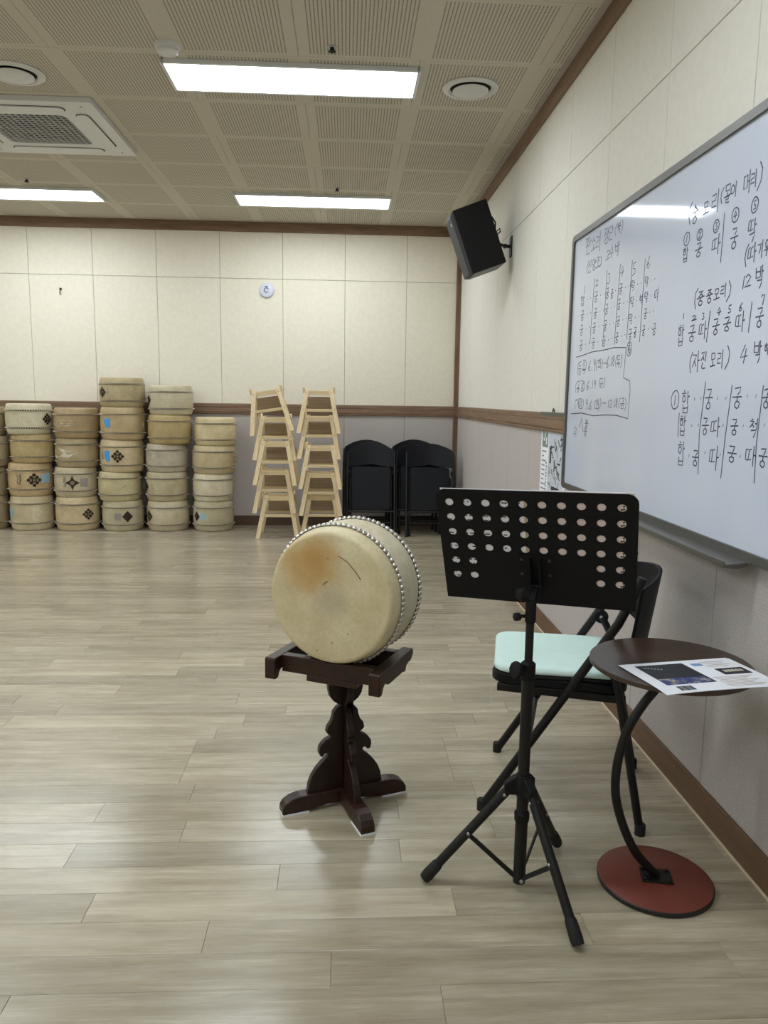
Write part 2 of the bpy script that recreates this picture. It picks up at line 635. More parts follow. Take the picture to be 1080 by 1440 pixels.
def panel_mesh(wd, ht, mat):
    key = (round(wd, 3), round(ht, 3), mat)
    if key not in pmesh:
        c = 0.0015
        a, b = wd/2-G, ht/2-G
        v = []
        for (ix, iy, z) in ((a, b, 0), (a, b, 0.0065), (a-c, b-c, 0.008)):
            v += [(-ix, -iy, z), (ix, -iy, z), (ix, iy, z), (-ix, iy, z)]
        f = [(8, 9, 10, 11)]
        for q in (0, 4):
            f += [(q+i, q+(i+1) % 4, q+4+(i+1) % 4, q+4+i) for i in range(4)]
        me = bpy.data.meshes.new('panel')
        me.from_pydata(v, [], f)
        me.materials.append(M[mat])
        pmesh[key] = me
    return pmesh[key]


BACKR = Matrix(((1, 0, 0, 0), (0, 0, -1, 0), (0, 1, 0, 0), (0, 0, 0, 1)))      # local z -> -y
RIGHTR = Matrix(((0, 0, -1, 0), (-1, 0, 0, 0), (0, 1, 0, 0), (0, 0, 0, 1)))    # local z -> -x
xs = [X0+0.6*k for k in range(-4, 8)]
xs = [XL] + xs + [XR]
for a, b in zip(xs[:-1], xs[1:]):
    for z0, z1, mt in ((0.02, ZR0+0.04, 'wall_grey'), (ZR1-0.04, ZJ, 'wall_cream'), (ZJ, CEIL-0.01, 'wall_cream')):
        link_mesh('panel', panel_mesh(b-a, z1-z0, mt), wall_back, Matrix.Translation(((a+b)/2, D+0.008, (z0+z1)/2)) @ BACKR)
ys = [Y0+0.6*k for k in range(-10, 7)]
ys = [YF] + ys + [D]
for a, b in zip(ys[:-1], ys[1:]):
    for z0, z1, mt in ((0.02, ZR0+0.04, 'wall_grey'), (ZR1-0.04, ZJ, 'wall_white'), (ZJ, CEIL-0.01, 'wall_white')):
        link_mesh('panel', panel_mesh(b-a, z1-z0, mt), wall_right, Matrix.Translation((XR+0.008, (a+b)/2, (z0+z1)/2)) @ RIGHTR)

# ceiling tiles 1.2 x 0.6, staggered row by row
tme = {}


def tile_mesh(x0, x1, y0, y1):
    key = tuple(round(q, 3) for q in (x0, x1, y0, y1))
    if key not in tme:
        g, c, t = 0.0008, 0.0015, 0.009
        a, b, d, e = x0+g, x1-g, y0+g, y1-g
        v = [(a, d, t), (b, d, t), (b, e, t), (a, e, t), (a, d, c), (b, d, c), (b, e, c), (a, e, c),
             (a+c, d+c, 0), (b-c, d+c, 0), (b-c, e-c, 0), (a+c, e-c, 0)]
        f = [(8, 11, 10, 9)] + [(q+i, q+4+i, q+4+(i+1) % 4, q+(i+1) % 4) for q in (0, 4) for i in range(4)]
        me = bpy.data.meshes.new('tile')
        me.from_pydata(v, [], f)
        me.materials.append(M['tile'])
        tme[key] = me
    return tme[key]


r_ = -10
while True:
    ya = 4.03+0.602*r_
    if ya > D:
        break
    yb = ya+0.602
    if yb > YF:
        off = -0.845+0.6 if r_ % 2 else -0.845
        k = -6
        while off+1.197*k < XR:
            xa = off+1.197*k
            k += 1
            xb = xa+1.197
            if xb < XL+0.02:
                continue
            cx, cy = (xa+xb)/2, (ya+yb)/2
            x0, x1 = max(xa, XL)-cx, min(xb, XR)-cx
            y0, y1 = max(ya, YF)-cy, min(yb, D)-cy
            if x1-x0 < 0.01 or y1-y0 < 0.01:
                continue
            link_mesh('tile', tile_mesh(x0, x1, y0, y1), ceiling, Matrix.Translation((cx, cy, CEIL)))
    r_ += 1

# trims
structure('trim_1', MB().bx(XL, XR-0.02, D-0.02, D, ZT, CEIL), 'trim', 'brown wood ceiling moulding along the end wall', 'moulding', bevel=0.002)
structure('trim_2', MB().bx(XR-0.02, XR, YF, D, ZT, CEIL), 'trim_y', 'brown wood ceiling moulding along the whiteboard wall', 'moulding', bevel=0.002)


def rail_prof():
    h = ZR1-ZR0
    return [(0, 0), (0.014, 0), (0.016, 0.004), (0.016, h*0.14), (0.012, h*0.16), (0.012, h*0.19), (0.017, h*0.21), (0.017, h*0.62), (0.014, h*0.64), (0.014, h*0.66), (0.017, h*0.68),
            (0.017, h-0.006), (0.013, h), (0, h)]


m = MB()
m.prism(rail_prof(), ((XL+XR-0.017)/2, D, ZR0), (0, -1, 0), (0, 0, 1), XR-0.017-XL)
structure('trim_3', m, 'trim', 'grooved brown wood rail between cream and grey panels on the end wall', 'wall rail', smooth=20)
m = MB()
m.prism(rail_prof(), (XR, (YF+D)/2, ZR0), (-1, 0, 0), (0, 0, 1), D-YF)
structure('trim_4', m, 'trim_y', 'grooved brown wood rail on the whiteboard wall beside the calendar', 'wall rail', smooth=20)
m = MB().bx(XR-0.046, XR, D-0.030, D, 0.0, ZR0-0.001)
m.bx(XR-0.046, XR, D-0.030, D, ZR1+0.001, ZT-0.001)
structure('trim_5', m, 'trim_z', 'narrow upright brown strip in the corner of the two walls', 'corner trim', bevel=0.002)
structure('trim_6', MB().bx(XR-0.05, XR-0.021, YF, D-0.022, CEIL-0.008, CEIL-0.0005), 'lavender', 'thin pale grey edge strip where ceiling meets whiteboard wall', 'edge strip', smooth=0)
structure('baseboard_back', MB().bx(XL, XR-0.047, D-0.012, D, 0.0005, ZB), 'base_x', 'dark brown skirting board at the foot of the end wall', 'baseboard', bevel=0.002)
structure('baseboard_right', MB().bx(XR-0.012, XR, YF, D-0.031, 0.0005, ZB), 'base_y', 'brown skirting board at the foot of the whiteboard wall', 'baseboard', bevel=0.002)
structure('trim_7', MB().bx(XR-0.0165, XR-0.0122, YF, D-0.031, 0.0003, 0.006), 'caulk', 'cream sealant bead between floor and brown skirting board', 'sealant', smooth=0)

# ------------------------------------------------------------------ ceiling fittings
LX, LY = [-0.286, -2.706, -5.126], [6.745, 4.277, 1.81, -0.66]
lamp_where = {(0, 0): 'nearest the end wall, above the wooden stands', (0, 1): 'beside the round air vent, above the room centre',
              (1, 0): 'above the drum stacks at the end wall'}
for i, x in enumerate(LX):
    for j, y in enumerate(LY):
        lb = lamp_where.get((i, j))
        if lb is None:
            lb = 'in %s row from the end wall, %s from the whiteboard wall' % (['first', 'second', 'third', 'fourth'][j], ['first', 'second', 'third'][i])
        t = thing('ceiling_light', 'long white LED panel ' + lb, 'ceiling light', (x, y, CEIL), 0, 'LED ceiling panels')
        hx, hy = 0.642, 0.172
        fr = MB()
        for sx, sy, dx, dy in ((0, -hy, hx, 0.009), (0, hy, hx, 0.009), (-hx, 0, 0.009, hy+0.009), (hx, 0, 0.009, hy+0.009)):
            fr.box((sx, sy, -0.012), (2*dx if dx > 0.1 else 0.018, 2*dy if dy > 0.1 else 0.018, 0.022))
        fr.build('frame', 'white_metal', t, bevel=0.002)
        MB().bx(-hx+0.009, hx-0.009, -hy+0.009, hy-0.009, -0.016, -0.012).build('diffuser', 'glow', t, smooth=0)


def round_vent(x, y, label):
    t = thing('air_vent', label, 'air vent', (x, y, CEIL), 0, 'round ceiling air vents')
    MB().lathe([(0.150, -0.001), (0.150, -0.006), (0.138, -0.014), (0.122, -0.016), (0.112, -0.010), (0.108, -0.002)], 48, cap=(False, False)).build('ring', 'white_plastic', t)
    MB().lathe([(0.112, -0.0008), (0.112, -0.003)], 40).build('dark_gap', 'dark_void', t)
    MB().lathe([(0.085, -0.012), (0.096, -0.016), (0.096, -0.021), (0.080, -0.026), (0.040, -0.029), (0.005, -0.030)], 48).build('disc', 'white_plastic', t)
    MB().lathe([(0.010, -0.012), (0.010, -0.002)], 12).build('stem', 'white_plastic', t)


round_vent(0.652, 4.335, 'round white ceiling air vent near the whiteboard wall moulding')
round_vent(-1.735, 4.338, 'round white ceiling air vent beside the air conditioner cassette')

# air conditioner cassette
ac = thing('air_conditioner', 'square white ceiling cassette air conditioner with lattice grille', 'air conditioner', (-1.925, 5.12, CEIL))
H_ = 0.478
m = MB()
prof = rrect(-H_, H_, -H_, H_, 0.012, 3)
inner = rrect(-0.262, 0.262, -0.262, 0.262, 0.05, 6)
slots = []
holed_plate('panel_body', [prof, inner], 0.028, 'white_plastic', ac, Matrix.Translation((0, 0, -0.0155)))
m = MB().bx(-0.27, 0.27, -0.27, 0.27, -0.004, -0.001)
m.build('dark_filter', 'dark_void', ac, smooth=0)
m = MB()
for i in range(-7, 8):
    q = i*0.036
    m.bx(q-0.0032, q+0.0032, -0.263, 0.263, -0.026, -0.022)
    m.bx(-0.263, 0.263, q-0.0032, q+0.0032, -0.0265, -0.0215)
m.build('grille', 'grey_plastic', ac, smooth=0)
for k in range(4):
    R = Matrix.Rotation(k*pi/2, 4, 'Z')
    fl = holed_plate('louvre', [rrect(-0.29, 0.29, -0.036, 0.036, 0.034, 8)], 0.008, 'white_plastic', ac, R @ Matrix.Translation((0, -0.362, -0.0325)))
    holed_plate('louvre_gap', [rrect(-0.297, 0.297, -0.041, 0.041, 0.039, 8)], 0.0016, 'dark_void', fl, R @ Matrix.Translation((0, -0.364, -0.0300)))
for sx in (-1, 1):
    for sy in (-1, 1):
        MB().lathe([(0.007, -0.0335), (0.006, -0.0305), (0.006, -0.0295)], 10, (sx*0.40, sy*0.41, 0)).build('screw_cover', 'grey_plastic', ac)

t = thing('smoke_detector', 'small white round smoke detector beside the LED panel corner', 'smoke detector', (-0.862, 3.955, CEIL))
MB().lathe([(0.062, -0.0005), (0.062, -0.012), (0.055, -0.022)], 32).build('base', 'white_plastic', t)
MB().lathe([(0.048, -0.0215), (0.050, -0.034), (0.042, -0.042), (0.01, -0.044)], 32).build('cover', 'white_plastic', t)
for (x, y, lb) in ((-0.079, 3.91, 'small dark sprinkler nozzle between perforated tiles before the LED panel'),
                   (-0.085, 6.36, 'small dark sprinkler nozzle near the LED panel by the end wall'),
                   (-2.49, 6.35, 'small dark sprinkler nozzle above the drum stacks')):
    t = thing('sprinkler', lb, 'sprinkler', (x, y, CEIL), 0, 'ceiling sprinklers')
    MB().lathe([(0.024, -0.0005), (0.024, -0.004), (0.016, -0.006)], 20).build('rosette', 'grey_plastic', t)
    MB().lathe([(0.010, -0.005), (0.010, -0.018), (0.018, -0.022), (0.018, -0.024), (0.004, -0.025)], 16).build('nozzle', 'dark_void', t)

# ------------------------------------------------------------------ wall fittings
t = thing('wall_detector', 'round pale detector with a dark mark high on the end wall', 'detector', (-0.776, D, 2.296))
MB().lathe([(0.070, 0.0005), (0.070, 0.012), (0.062, 0.022), (0.03, 0.028), (0.005, 0.029)], 36, axis=(0, -1, 0)).build('dome', mat_plain('detector_shell', rgb(206, 210, 226), 0.4, var=0.02), t)
m = MB()
for a0 in range(0, 300, 30):
    a, b = radians(a0+20), radians(a0+48)
    m.bar((0.022*cos(a), -0.030, 0.022*sin(a)), (0.022*cos(b), -0.030, 0.022*sin(b)), 0.006, 0.002, (0, -1, 0))
m.bar((-0.018, -0.030, 0.034), (0.014, -0.030, 0.036), 0.006, 0.002, (0, -1, 0))
m.build('mark', 'ink', t, smooth=0)
t = thing('wall_hook', 'tiny dark hook on the cream end wall above the drums', 'hook', (-2.729, D, 2.25))
MB().lathe([(0.012, 0.0003), (0.012, 0.005)], 14, (0, 0, 0.02), axis=(0, -1, 0)).build('plate', 'ornament', t)
MB().tube([(0, -0.004, 0.02), (0.002, -0.02, 0.012), (0.0, -0.028, -0.008), (0.0, -0.02, -0.03), (0.004, -0.012, -0.034)], 0.004, 8).build('hook_arm', 'ornament', t)

# loudspeaker on its bracket
sp = thing('loudspeaker', 'black wall loudspeaker tilted down in the corner near the ceiling', 'speaker', (0.872, 5.33, 2.345))
RS = Matrix.Rotation(radians(-20.5), 4, 'Y')
HH, DD, WW = 0.425, 0.235, 0.25
m = MB(RS)
m.bx(-DD/2, DD/2, -WW/2, WW/2, -HH/2, HH/2)
m.build('cabinet', 'blackmatte', sp, bevel=0.006)
m = MB(RS)
v = [(-DD/2-0.001, -WW/2, -HH/2), (-DD/2-0.001, WW/2, -HH/2), (-DD/2-0.001, WW/2, HH/2), (-DD/2-0.001, -WW/2, HH/2),
     (-DD/2-0.024, -WW/2+0.018, -HH/2+0.006), (-DD/2-0.024, WW/2-0.018, -HH/2+0.006), (-DD/2-0.024, WW/2-0.018, HH/2-0.03), (-DD/2-0.024, -WW/2+0.018, HH/2-0.03)]
m.add(v, [(0, 1, 2, 3), (4, 7, 6, 5), (0, 4, 5, 1), (1, 5, 6, 2), (2, 6, 7, 3), (3, 7, 4, 0)])
gr = m.build('grille', 'speaker_grey', sp, bevel=0.003)
m = MB(RS)
m.box((-DD/2-0.0255, -0.06, HH/2-0.075), (0.002, 0.03, 0.018))
m.build('badge', 'steel', gr)
MB(RS).bx(-DD/2+0.004, DD/2-0.02, -WW/2+0.004, WW/2-0.004, -HH/2-0.005, -HH/2-0.0002).build('underside', mat_plain('speaker_underside', rgb(120, 120, 116), 0.6), sp, bevel=0.002)
wx = XR-0.872
br = MB().bx(wx-0.008, wx-0.0005, -0.03, 0.03, -0.105, 0.03)
bo = br.build('bracket_plate', 'black', sp, bevel=0.002)
bb = RS @ Vector((DD/2, 0, -0.06))
br = MB()
br.tube([(wx-0.006, 0, -0.035), (wx-0.045, 0, -0.035)], 0.011, 12)
br.tube([(wx-0.045, -0.018, -0.035), (wx-0.045, 0.018, -0.035)], 0.014, 12)
br.bar((wx-0.045, 0, -0.035), (bb.x, 0, bb.z), 0.022, 0.016)
br.build('bracket_arm', 'black', sp, bevel=0.001)
c0 = RS @ Vector((DD/2, 0, 0.115))
MB().tube([(c0.x-0.002, 0, c0.z), (c0.x+0.03, 0, c0.z+0.004), (c0.x+0.055, 0.002, c0.z-0.03), (c0.x+0.055, 0.004, c0.z-0.08), (c0.x+0.07, 0.006, c0.z-0.11), (c0.x+0.09, 0.002, c0.z-0.09),
           (c0.x+0.085, -0.006, c0.z-0.07), (c0.x+0.062, -0.004, c0.z-0.09), (bb.x+0.03, 0.0, bb.z-0.012)], 0.0055, 8).build('cable', 'rubber', sp)
MB().tube([(c0.x-0.004, 0, c0.z), (c0.x+0.02, 0, c0.z+0.002)], 0.010, 10).build('plug', 'rubber', sp)

# ------------------------------------------------------------------ calendar
cal = thing('wall_calendar', 'large paper wall calendar with green month square beside the whiteboard', 'calendar', (XR-0.001, 4.29, 0.5))
CW = 0.50


def crect(mb, y0, y1, z0, z1, d=0.003, th=0.0006):
    """y measured to the right (towards the camera) from the calendar's far edge"""
    return mb.bx(-d-th, -d, -y1, -y0, z0, z1)


crect(MB(), 0, CW, 0, 0.69, 0.0002, 0.0024).build('sheet', 'paper', cal, smooth=0)
crect(MB(), 0, CW, 0.69, 0.715, 0.0002, 0.016).build('binding_strip', 'alu', cal, bevel=0.003)
MB().tube([(-0.012, -0.24, 0.715), (-0.012, -0.26, 0.735), (-0.012, -0.28, 0.715)], 0.003, 8).build('hanging_loop', 'ornament', cal)
crect(MB(), 0.028, 0.145, 0.52, 0.672).build('month_square', 'print_green', cal, smooth=0)
m = MB()
for (a, b, c, e) in ((0.060, 0.082, 0.648, 0.656), (0.058, 0.066, 0.605, 0.652), (0.064, 0.082, 0.606, 0.613), (0.078, 0.088, 0.565, 0.608), (0.060, 0.082, 0.555, 0.563), (0.055, 0.063, 0.560, 0.575),
                     (0.105, 0.122, 0.635, 0.652), (0.105, 0.122, 0.600, 0.615), (0.108, 0.122, 0.535, 0.575)):
    crect(m, a, b, c, e, 0.0038)
m.build('month_numeral', 'paper', cal, smooth=0)
m = MB()
for i in range(9):
    z = 0.50-i*0.026
    crect(m, 0.03, 0.06+rng.random()*0.06, z-0.007, z)
for i in range(12):
    crect(m, 0.19+i*0.025, 0.205+i*0.025+rng.random()*0.006, 0.642, 0.662)
for i in range(14):
    z = 0.44-i*0.018
    crect(m, 0.115+rng.random()*0.01, 0.132+rng.random()*0.012, z-0.012, z)
m.build('printed_text', 'print_grey', cal, smooth=0)
# generic brush-and-ink picture
crect(MB(), 0.165, 0.46, 0.21, 0.62).build('picture_ground', mat_plain('picture_pale', rgb(196, 202, 212), 0.8), cal, smooth=0)
m = MB()
for i in range(46):
    a, z, g = 0.185+rng.random()*0.25, 0.32+rng.random()*0.26, rng.random()*pi
    q = 0.010+rng.random()*0.022
    m.bar((-0.0038, -a-q*cos(g), z+q*sin(g)), (-0.0038, -a+q*cos(g), z-q*sin(g)), 0.003+rng.random()*0.007, 0.0006, (1, 0, 0))
crect(m, 0.195, 0.225, 0.44, 0.53, 0.0037)
crect(m, 0.25, 0.40, 0.225, 0.32, 0.0037)
m.build('picture_ink', 'print_dark', cal, smooth=0)
m = MB()
crect(m, 0.17, 0.245, 0.215, 0.275, 0.0037)
m.build('picture_block', 'print_grey', cal, smooth=0)
crect(MB(), 0.0305, 0.46, 0.155, 0.192).build('title_band', 'print_grey', cal, smooth=0)
crect(MB(), 0.020, 0.055, 0.158, 0.195, 0.0038).build('red_tab', 'print_red', cal, smooth=0)
crect(MB(), 0.395, 0.445, 0.152, 0.189, 0.0038).build('blue_tab', 'print_blue', cal, smooth=0)
for r in range(2):
    for i in range(7):
        crect(MB(), 0.035+i*0.062, 0.052+i*0.062, 0.02+r*0.06, 0.05+r*0.06).build('day_number', 'print_dark', cal, smooth=0)

# ------------------------------------------------------------------ whiteboard
BX = XR-0.022          # writing surface
WB0, WB1, BZ0, BZ1 = 3.765, 1.36, 0.848, 2.052
wb = thing('whiteboard', 'large whiteboard with grey frame covered in handwritten rhythm notes', 'whiteboard', (XR, (WB0+WB1)/2, BZ0))
ox, oy, oz = XR, (WB0+WB1)/2, BZ0
m = MB().bx(BX-ox, -0.001, WB1-oy+0.01, WB0-oy-0.01, 0.008, BZ1-oz-0.008)
m.build('board_surface', 'board', wb, smooth=0)
fw_ = 0.026
out = rrect(WB1-oy, WB0-oy, 0, BZ1-oz, 0.03, 6)
inn = rrect(WB1-oy+fw_, WB0-oy-fw_, fw_, BZ1-oz-fw_, 0.016, 6)
# curve plane (a,b) -> (y, z), thickness along x
holed_plate('frame', [out, inn], 0.030, 'alu', wb, Matrix(((0, 0, 1, -0.0165), (1, 0, 0, 0), (0, 1, 0, 0), (0, 0, 0, 1))))
m = MB()
m.prism([(0, 0), (0, 0.012), (-0.060, 0.006), (-0.066, 0.016), (-0.070, 0.016), (-0.068, -0.002), (-0.03, -0.006)], (-0.030, (1.955+3.19)/2-oy, -0.012), (1, 0, 0), (0, 0, 1), 1.235)
m.build('pen_tray', 'alu', wb, bevel=0.0015)

CH = 'ㄱㄲㄴㄷㄸㄹㅁㅂㅃㅅㅆㅇㅈㅉㅊㅋㅌㅍㅎ'
VO = 'ㅏㅐㅑㅒㅓㅔㅕㅖㅗㅘㅙㅚㅛㅜㅝㅞㅟㅠㅡㅢㅣ'
TA = ' ㄱㄲㄳㄴㄵㄶㄷㄹㄺㄻㄼㄽㄾㄿㅀㅁㅂㅄㅅㅆㅇㅈㅊㅋㅌㅍㅎ'
circ = [(0.5+0.5*cos(a*pi/7+1.6), 0.5+0.5*sin(a*pi/7+1.6)) for a in range(15)]
JA = {
    'ㄱ': [[(0, .92), (.95, 1), (.85, .5), (.55, 0)]], 'ㄴ': [[(.1, 1), (0, .15), (.2, 0), (1, .1)]],
    'ㄷ': [[(1, 1), (.1, .95), (0, .1), (1, .05)]], 'ㄹ': [[(0, 1), (.95, 1), (.85, .55), (.1, .5), (0, .05), (1, .05)]],
    'ㅁ': [[(0, 1), (.05, 0), (.95, .05), (1, 1), (0, .95)]], 'ㅂ': [[(0, 1), (.05, 0), (.95, 0), (1, 1)], [(.05, .5), (.95, .55)]],
    'ㅅ': [[(.55, 1), (.35, .5), (0, 0)], [(.45, .6), (1, 0)]], 'ㅇ': [circ],
    'ㅈ': [[(0, .95), (.95, 1), (.5, .5), (0, 0)], [(.5, .5), (1, 0)]], 'ㅊ': [[(.4, 1), (.6, .9)], [(0, .7), (.95, .75), (.5, .4), (0, 0)], [(.5, .4), (1, 0)]],
    'ㅎ': [[(.35, 1), (.65, .95)], [(0, .74), (1, .78)], [(.15+.7*x, .58*y) for x, y in circ]],
    'ㅍ': [[(0, 1), (1, 1)], [(.3, 1), (.35, 0)], [(.7, 1), (.65, 0)], [(0, 0), (1, .05)]],
    'ㄸ': [[(.45, 1), (.05, .9), (0, .1), (.45, .1)], [(1, 1), (.55, .9), (.5, .1), (1, .15)]],
    'ㅏ': [[(.4, 1.05), (.35, -.1)], [(.38, .5), (1, .55)]], 'ㅑ': [[(.4, 1), (.35, 0)], [(.38, .65), (1, .68)], [(.38, .35), (1, .38)]],
    'ㅓ': [[(.8, 1.05), (.75, -.1)], [(0, .5), (.78, .5)]], 'ㅣ': [[(.5, 1.08), (.45, -.12)]],
    'ㅐ': [[(.2, 1), (.2, 0)], [(.8, 1), (.8, 0)], [(.2, .5), (.8, .5)]],
    'ㅗ': [[(.5, 1), (.5, .1)], [(0, 0), (1, .12)]], 'ㅜ': [[(0, .85), (1, 1)], [(.55, .9), (.5, 0)]], 'ㅡ': [[(0, .45), (1, .6)]],
}


def boxmap(strokes, x0, x1, y0, y1):
    return [[(x0+(x1-x0)*a, y0+(y1-y0)*b) for a, b in s] for s in strokes]


def glyph(ch):
    o = ord(ch)
    if 0xAC00 <= o <= 0xD7A3:
        i = o-0xAC00
        L, V, T = CH[i//588], VO[(i % 588)//28], TA[i % 28]
        if V == 'ㅘ':
            return boxmap(JA[L], .1, .6, .5, 1) + boxmap(JA['ㅗ'], 0, .65, .1, .4) + boxmap(JA['ㅏ'], .65, 1, 0, 1)
        if V in 'ㅗㅜㅡ':
            if T == ' ':
                return boxmap(JA[L], .2, .8, .52, 1) + boxmap(JA[V], 0, 1, 0, .45)
            return boxmap(JA[L], .2, .8, .64, 1) + boxmap(JA[V], 0, 1, .36, .58) + boxmap(JA[T], .25, .75, 0, .34)
        if T == ' ':
            return boxmap(JA[L], 0, .58, .2, .85) + boxmap(JA[V], .62, 1, 0, 1)
        return boxmap(JA[L], 0, .58, .5, 1) + boxmap(JA[V], .62, 1, .45, 1) + boxmap(JA[T], .2, .85, 0, .38)
    D_ = {'1': [[(.6, 1), (.4, 0)]], '2': [[(.1, .8), (.5, 1), (.9, .75), (.5, .35), (0, 0), (1, .08)]],
          '3': [[(.1, .95), (.8, .9), (.45, .55), (.9, .3), (.5, 0), (.05, .1)]], '4': [[(.6, 1), (0, .35), (1, .42)], [(.8, .8), (.5, 0)]],
          '5': [[(.9, 1), (.3, .95), (.2, .55), (.8, .45), (.75, .1), (.1, 0)]], '6': [[(.8, 1), (.2, .5), (.1, .12), (.5, 0), (.85, .25), (.5, .45), (.15, .25)]],
          '7': [[(.1, .75), (.2, 1), (.9, .95), (.5, 0)]], '8': [[(.8, .9), (.4, 1), (.2, .75), (.8, .3), (.5, 0), (.15, .25), (.8, .8), (.8, .9)]],
          '9': [[(.85, .8), (.45, 1), (.15, .75), (.5, .55), (.85, .8), (.6, 0)]],
          '(': [[(.9, 1), (.3, .75), (.15, .4), (.5, 0)]], ')': [[(.3, 1), (.8, .7), (.7, .3), (0, 0)]], '|': [[(.55, 1), (.45, 0)]],
          '~': [[(0, .2), (.3, .8), (.65, .2), (1, .8)]], '.': [[(.3, .6), (.6, .4)]], 'O': [circ], '^': [[(0, 0), (.6, 1), (.9, -.2)]]}
    if ch in '①②③④⑤':
        return [circ] + boxmap(D_['12345'['①②③④⑤'.index(ch)]], .28, .72, .22, .78)
    return D_[ch]


class Ink:
    def __init__(self):
        self.v, self.f = [], []

    def line(self, pts, wd=0.0038):
        pts = [Vector(p) for p in pts]
        n = len(pts)
        L, Rr = [], []
        for i, p in enumerate(pts):
            t = pts[min(i+1, n-1)]-pts[max(i-1, 0)]
            if t.length < 1e-6:
                t = Vector((1, 0))
            t.normalize()
            q = Vector((-t.y, t.x))*wd/2
            L.append(p+q)
            Rr.append(p-q)
        for i in range(n-1):
            b = len(self.v)
            for p, h in ((L[i], 0), (Rr[i], 0), (Rr[i+1], 0), (L[i+1], 0), (L[i], 1), (Rr[i], 1), (Rr[i+1], 1), (L[i+1], 1)):
                self.v.append((BX-0.0001-0.0004*h-ox, p.x-oy, p.y-oz))
            self.f += [(b+4, b+5, b+6, b+7), (b, b+4, b+7, b+3), (b+1, b+2, b+6, b+5), (b, b+1, b+5, b+4), (b+2, b+3, b+7, b+6)]

    def char(self, ch, u, v, wpx, hpx):
        a, b = on_x(u-wpx/2, v, BX), on_x(u+wpx/2, v, BX)
        c, d = on_x(u, v-hpx/2, BX), on_x(u, v+hpx/2, BX)
        ym, zm = (a.y+b.y)/2, (c.z+d.z)/2
        W_, H2 = (a.y-b.y), (c.z-d.z)
        for s in glyph(ch):
            j = [(x-0.5+rng.uniform(-.03, .03), y-0.5+rng.uniform(-.03, .03)) for x, y in s]
            # the photo's hand slants up to the right
            self.line([(ym-W_*x, zm+H2*y) for x, y in j], (0.0030 if u < 938 else 0.0040) if ch != '.' else (0.0065 if u < 938 else 0.0095))

    def poly(self, pts):
        self.line([on_x(u, v, BX).yz for u, v in pts])

    def build(self, name):
        me = bpy.data.meshes.new(name)
        me.from_pydata(self.v, [], self.f)
        return finish(name, me, 'marker', wb, 0)


def write(z0, items, lines=()):
    u0, v0, s = z0
    for it in items:
        ink = Ink()
        ch, x, y = it[0], it[1], it[2]
        wd, ht = (it[3], it[4]) if len(it) > 3 else ((10, 14) if ch == '.' else (50, 120))
        ink.char(ch, u0+x/s, v0+y/s, wd/s, ht/s)
        ink.build('written_dot' if ch == '.' else 'written_character')
    for ln in lines:
        ink = Ink()
        ink.poly([(u0+x/s, v0+y/s) for x, y in ln])
        ink.build('written_line')


Z3, Z4, Z5, Z6, Z2 = (940, 220, 7.714), (940, 390, 7.714), (930, 520, 7.2), (805, 310, 8.0), (800, 470, 9.6)
write(Z3, [('(', 240, 620, 40, 240), ('숭', 290, 620, 75, 200), ('모', 410, 555, 60, 120), ('리', 515, 480, 80, 200), ('(', 585, 430, 40, 170), ('몰', 645, 400, 75, 190), ('이', 712, 355, 60, 140),
           ('머', 855, 275, 65, 210), ('리', 930, 240, 65, 160), (')', 1000, 200, 55, 300)])
write(Z3, [('①', 200, 895, 60, 140), ('②', 340, 850, 60, 120), ('③', 520, 755, 60, 135), ('④', 727, 635, 72, 160), ('⑤', 940, 525, 72, 170),
           ('합', 185, 1065, 55, 150), ('궁', 330, 1015, 75, 140), ('따', 520, 955, 85, 190), ('궁', 715, 890, 80, 220), ('딱', 910, 810, 85, 240)], [[(610, 610), (590, 880), (565, 1155)]])
write(Z3, [('(', 850, 1075, 45, 230), ('따', 910, 1045, 90, 190), ('기', 1000, 1005, 60, 160), ('우', 1068, 990, 50, 170), ('1', 815, 1370, 45, 150), ('2', 865, 1345, 65, 130), ('박', 990, 1310, 85, 230)])
write(Z4, [('(', 300, 235, 40, 220), ('중', 350, 230, 80, 150), ('중', 445, 205, 70, 140), ('모', 525, 180, 60, 110), ('리', 600, 140, 65, 130), (')', 660, 150, 50, 230)])
write(Z4, [('1', 165, 420, 20, 60), ('2', 280, 440, 50, 50), ('3', 378, 420, 28, 70), ('4', 550, 370, 42, 90), ('5', 665, 345, 38, 80), ('6', 788, 320, 38, 90), ('7', 1025, 245, 38, 110),
           ('합', 135, 630, 60, 220), ('궁', 255, 610, 75, 170), ('따', 375, 570, 85, 180), ('궁', 515, 535, 75, 170), ('궁', 635, 510, 80, 150), ('따', 780, 480, 95, 200), ('궁', 990, 435, 90, 210)],
      [[(455, 360), (412, 705)], [(908, 265), (867, 600)]])
write(Z4, [('(', 245, 925, 35, 230), ('자', 300, 910, 75, 200), ('진', 385, 900, 60, 170), ('모', 485, 895, 55, 140), ('리', 565, 885, 65, 170), (')', 645, 870, 50, 250), ('4', 820, 840, 75, 200), ('박', 970, 810, 80, 230), ('하', 1070, 760, 50, 130)])
write(Z5, [('①', 140, 305, 78, 190), ('합', 245, 325, 75, 220), ('.', 337, 297), ('.', 402, 291), ('궁', 480, 300, 75, 200), ('.', 570, 290), ('.', 655, 288), ('궁', 770, 285, 95, 210), ('.', 872, 267), ('.', 960, 267), ('궁', 1065, 290, 80, 190)])
write(Z5, [('합', 215, 565, 60, 190), ('.', 308, 568), ('.', 376, 560), ('궁', 445, 570, 68, 170), ('따', 550, 580, 90, 180), ('.', 627, 562), ('궁', 740, 580, 78, 160), ('.', 830, 568), ('척', 935, 590, 78, 190), ('.', 1046, 558)], [[(182, 435), (167, 680)]])
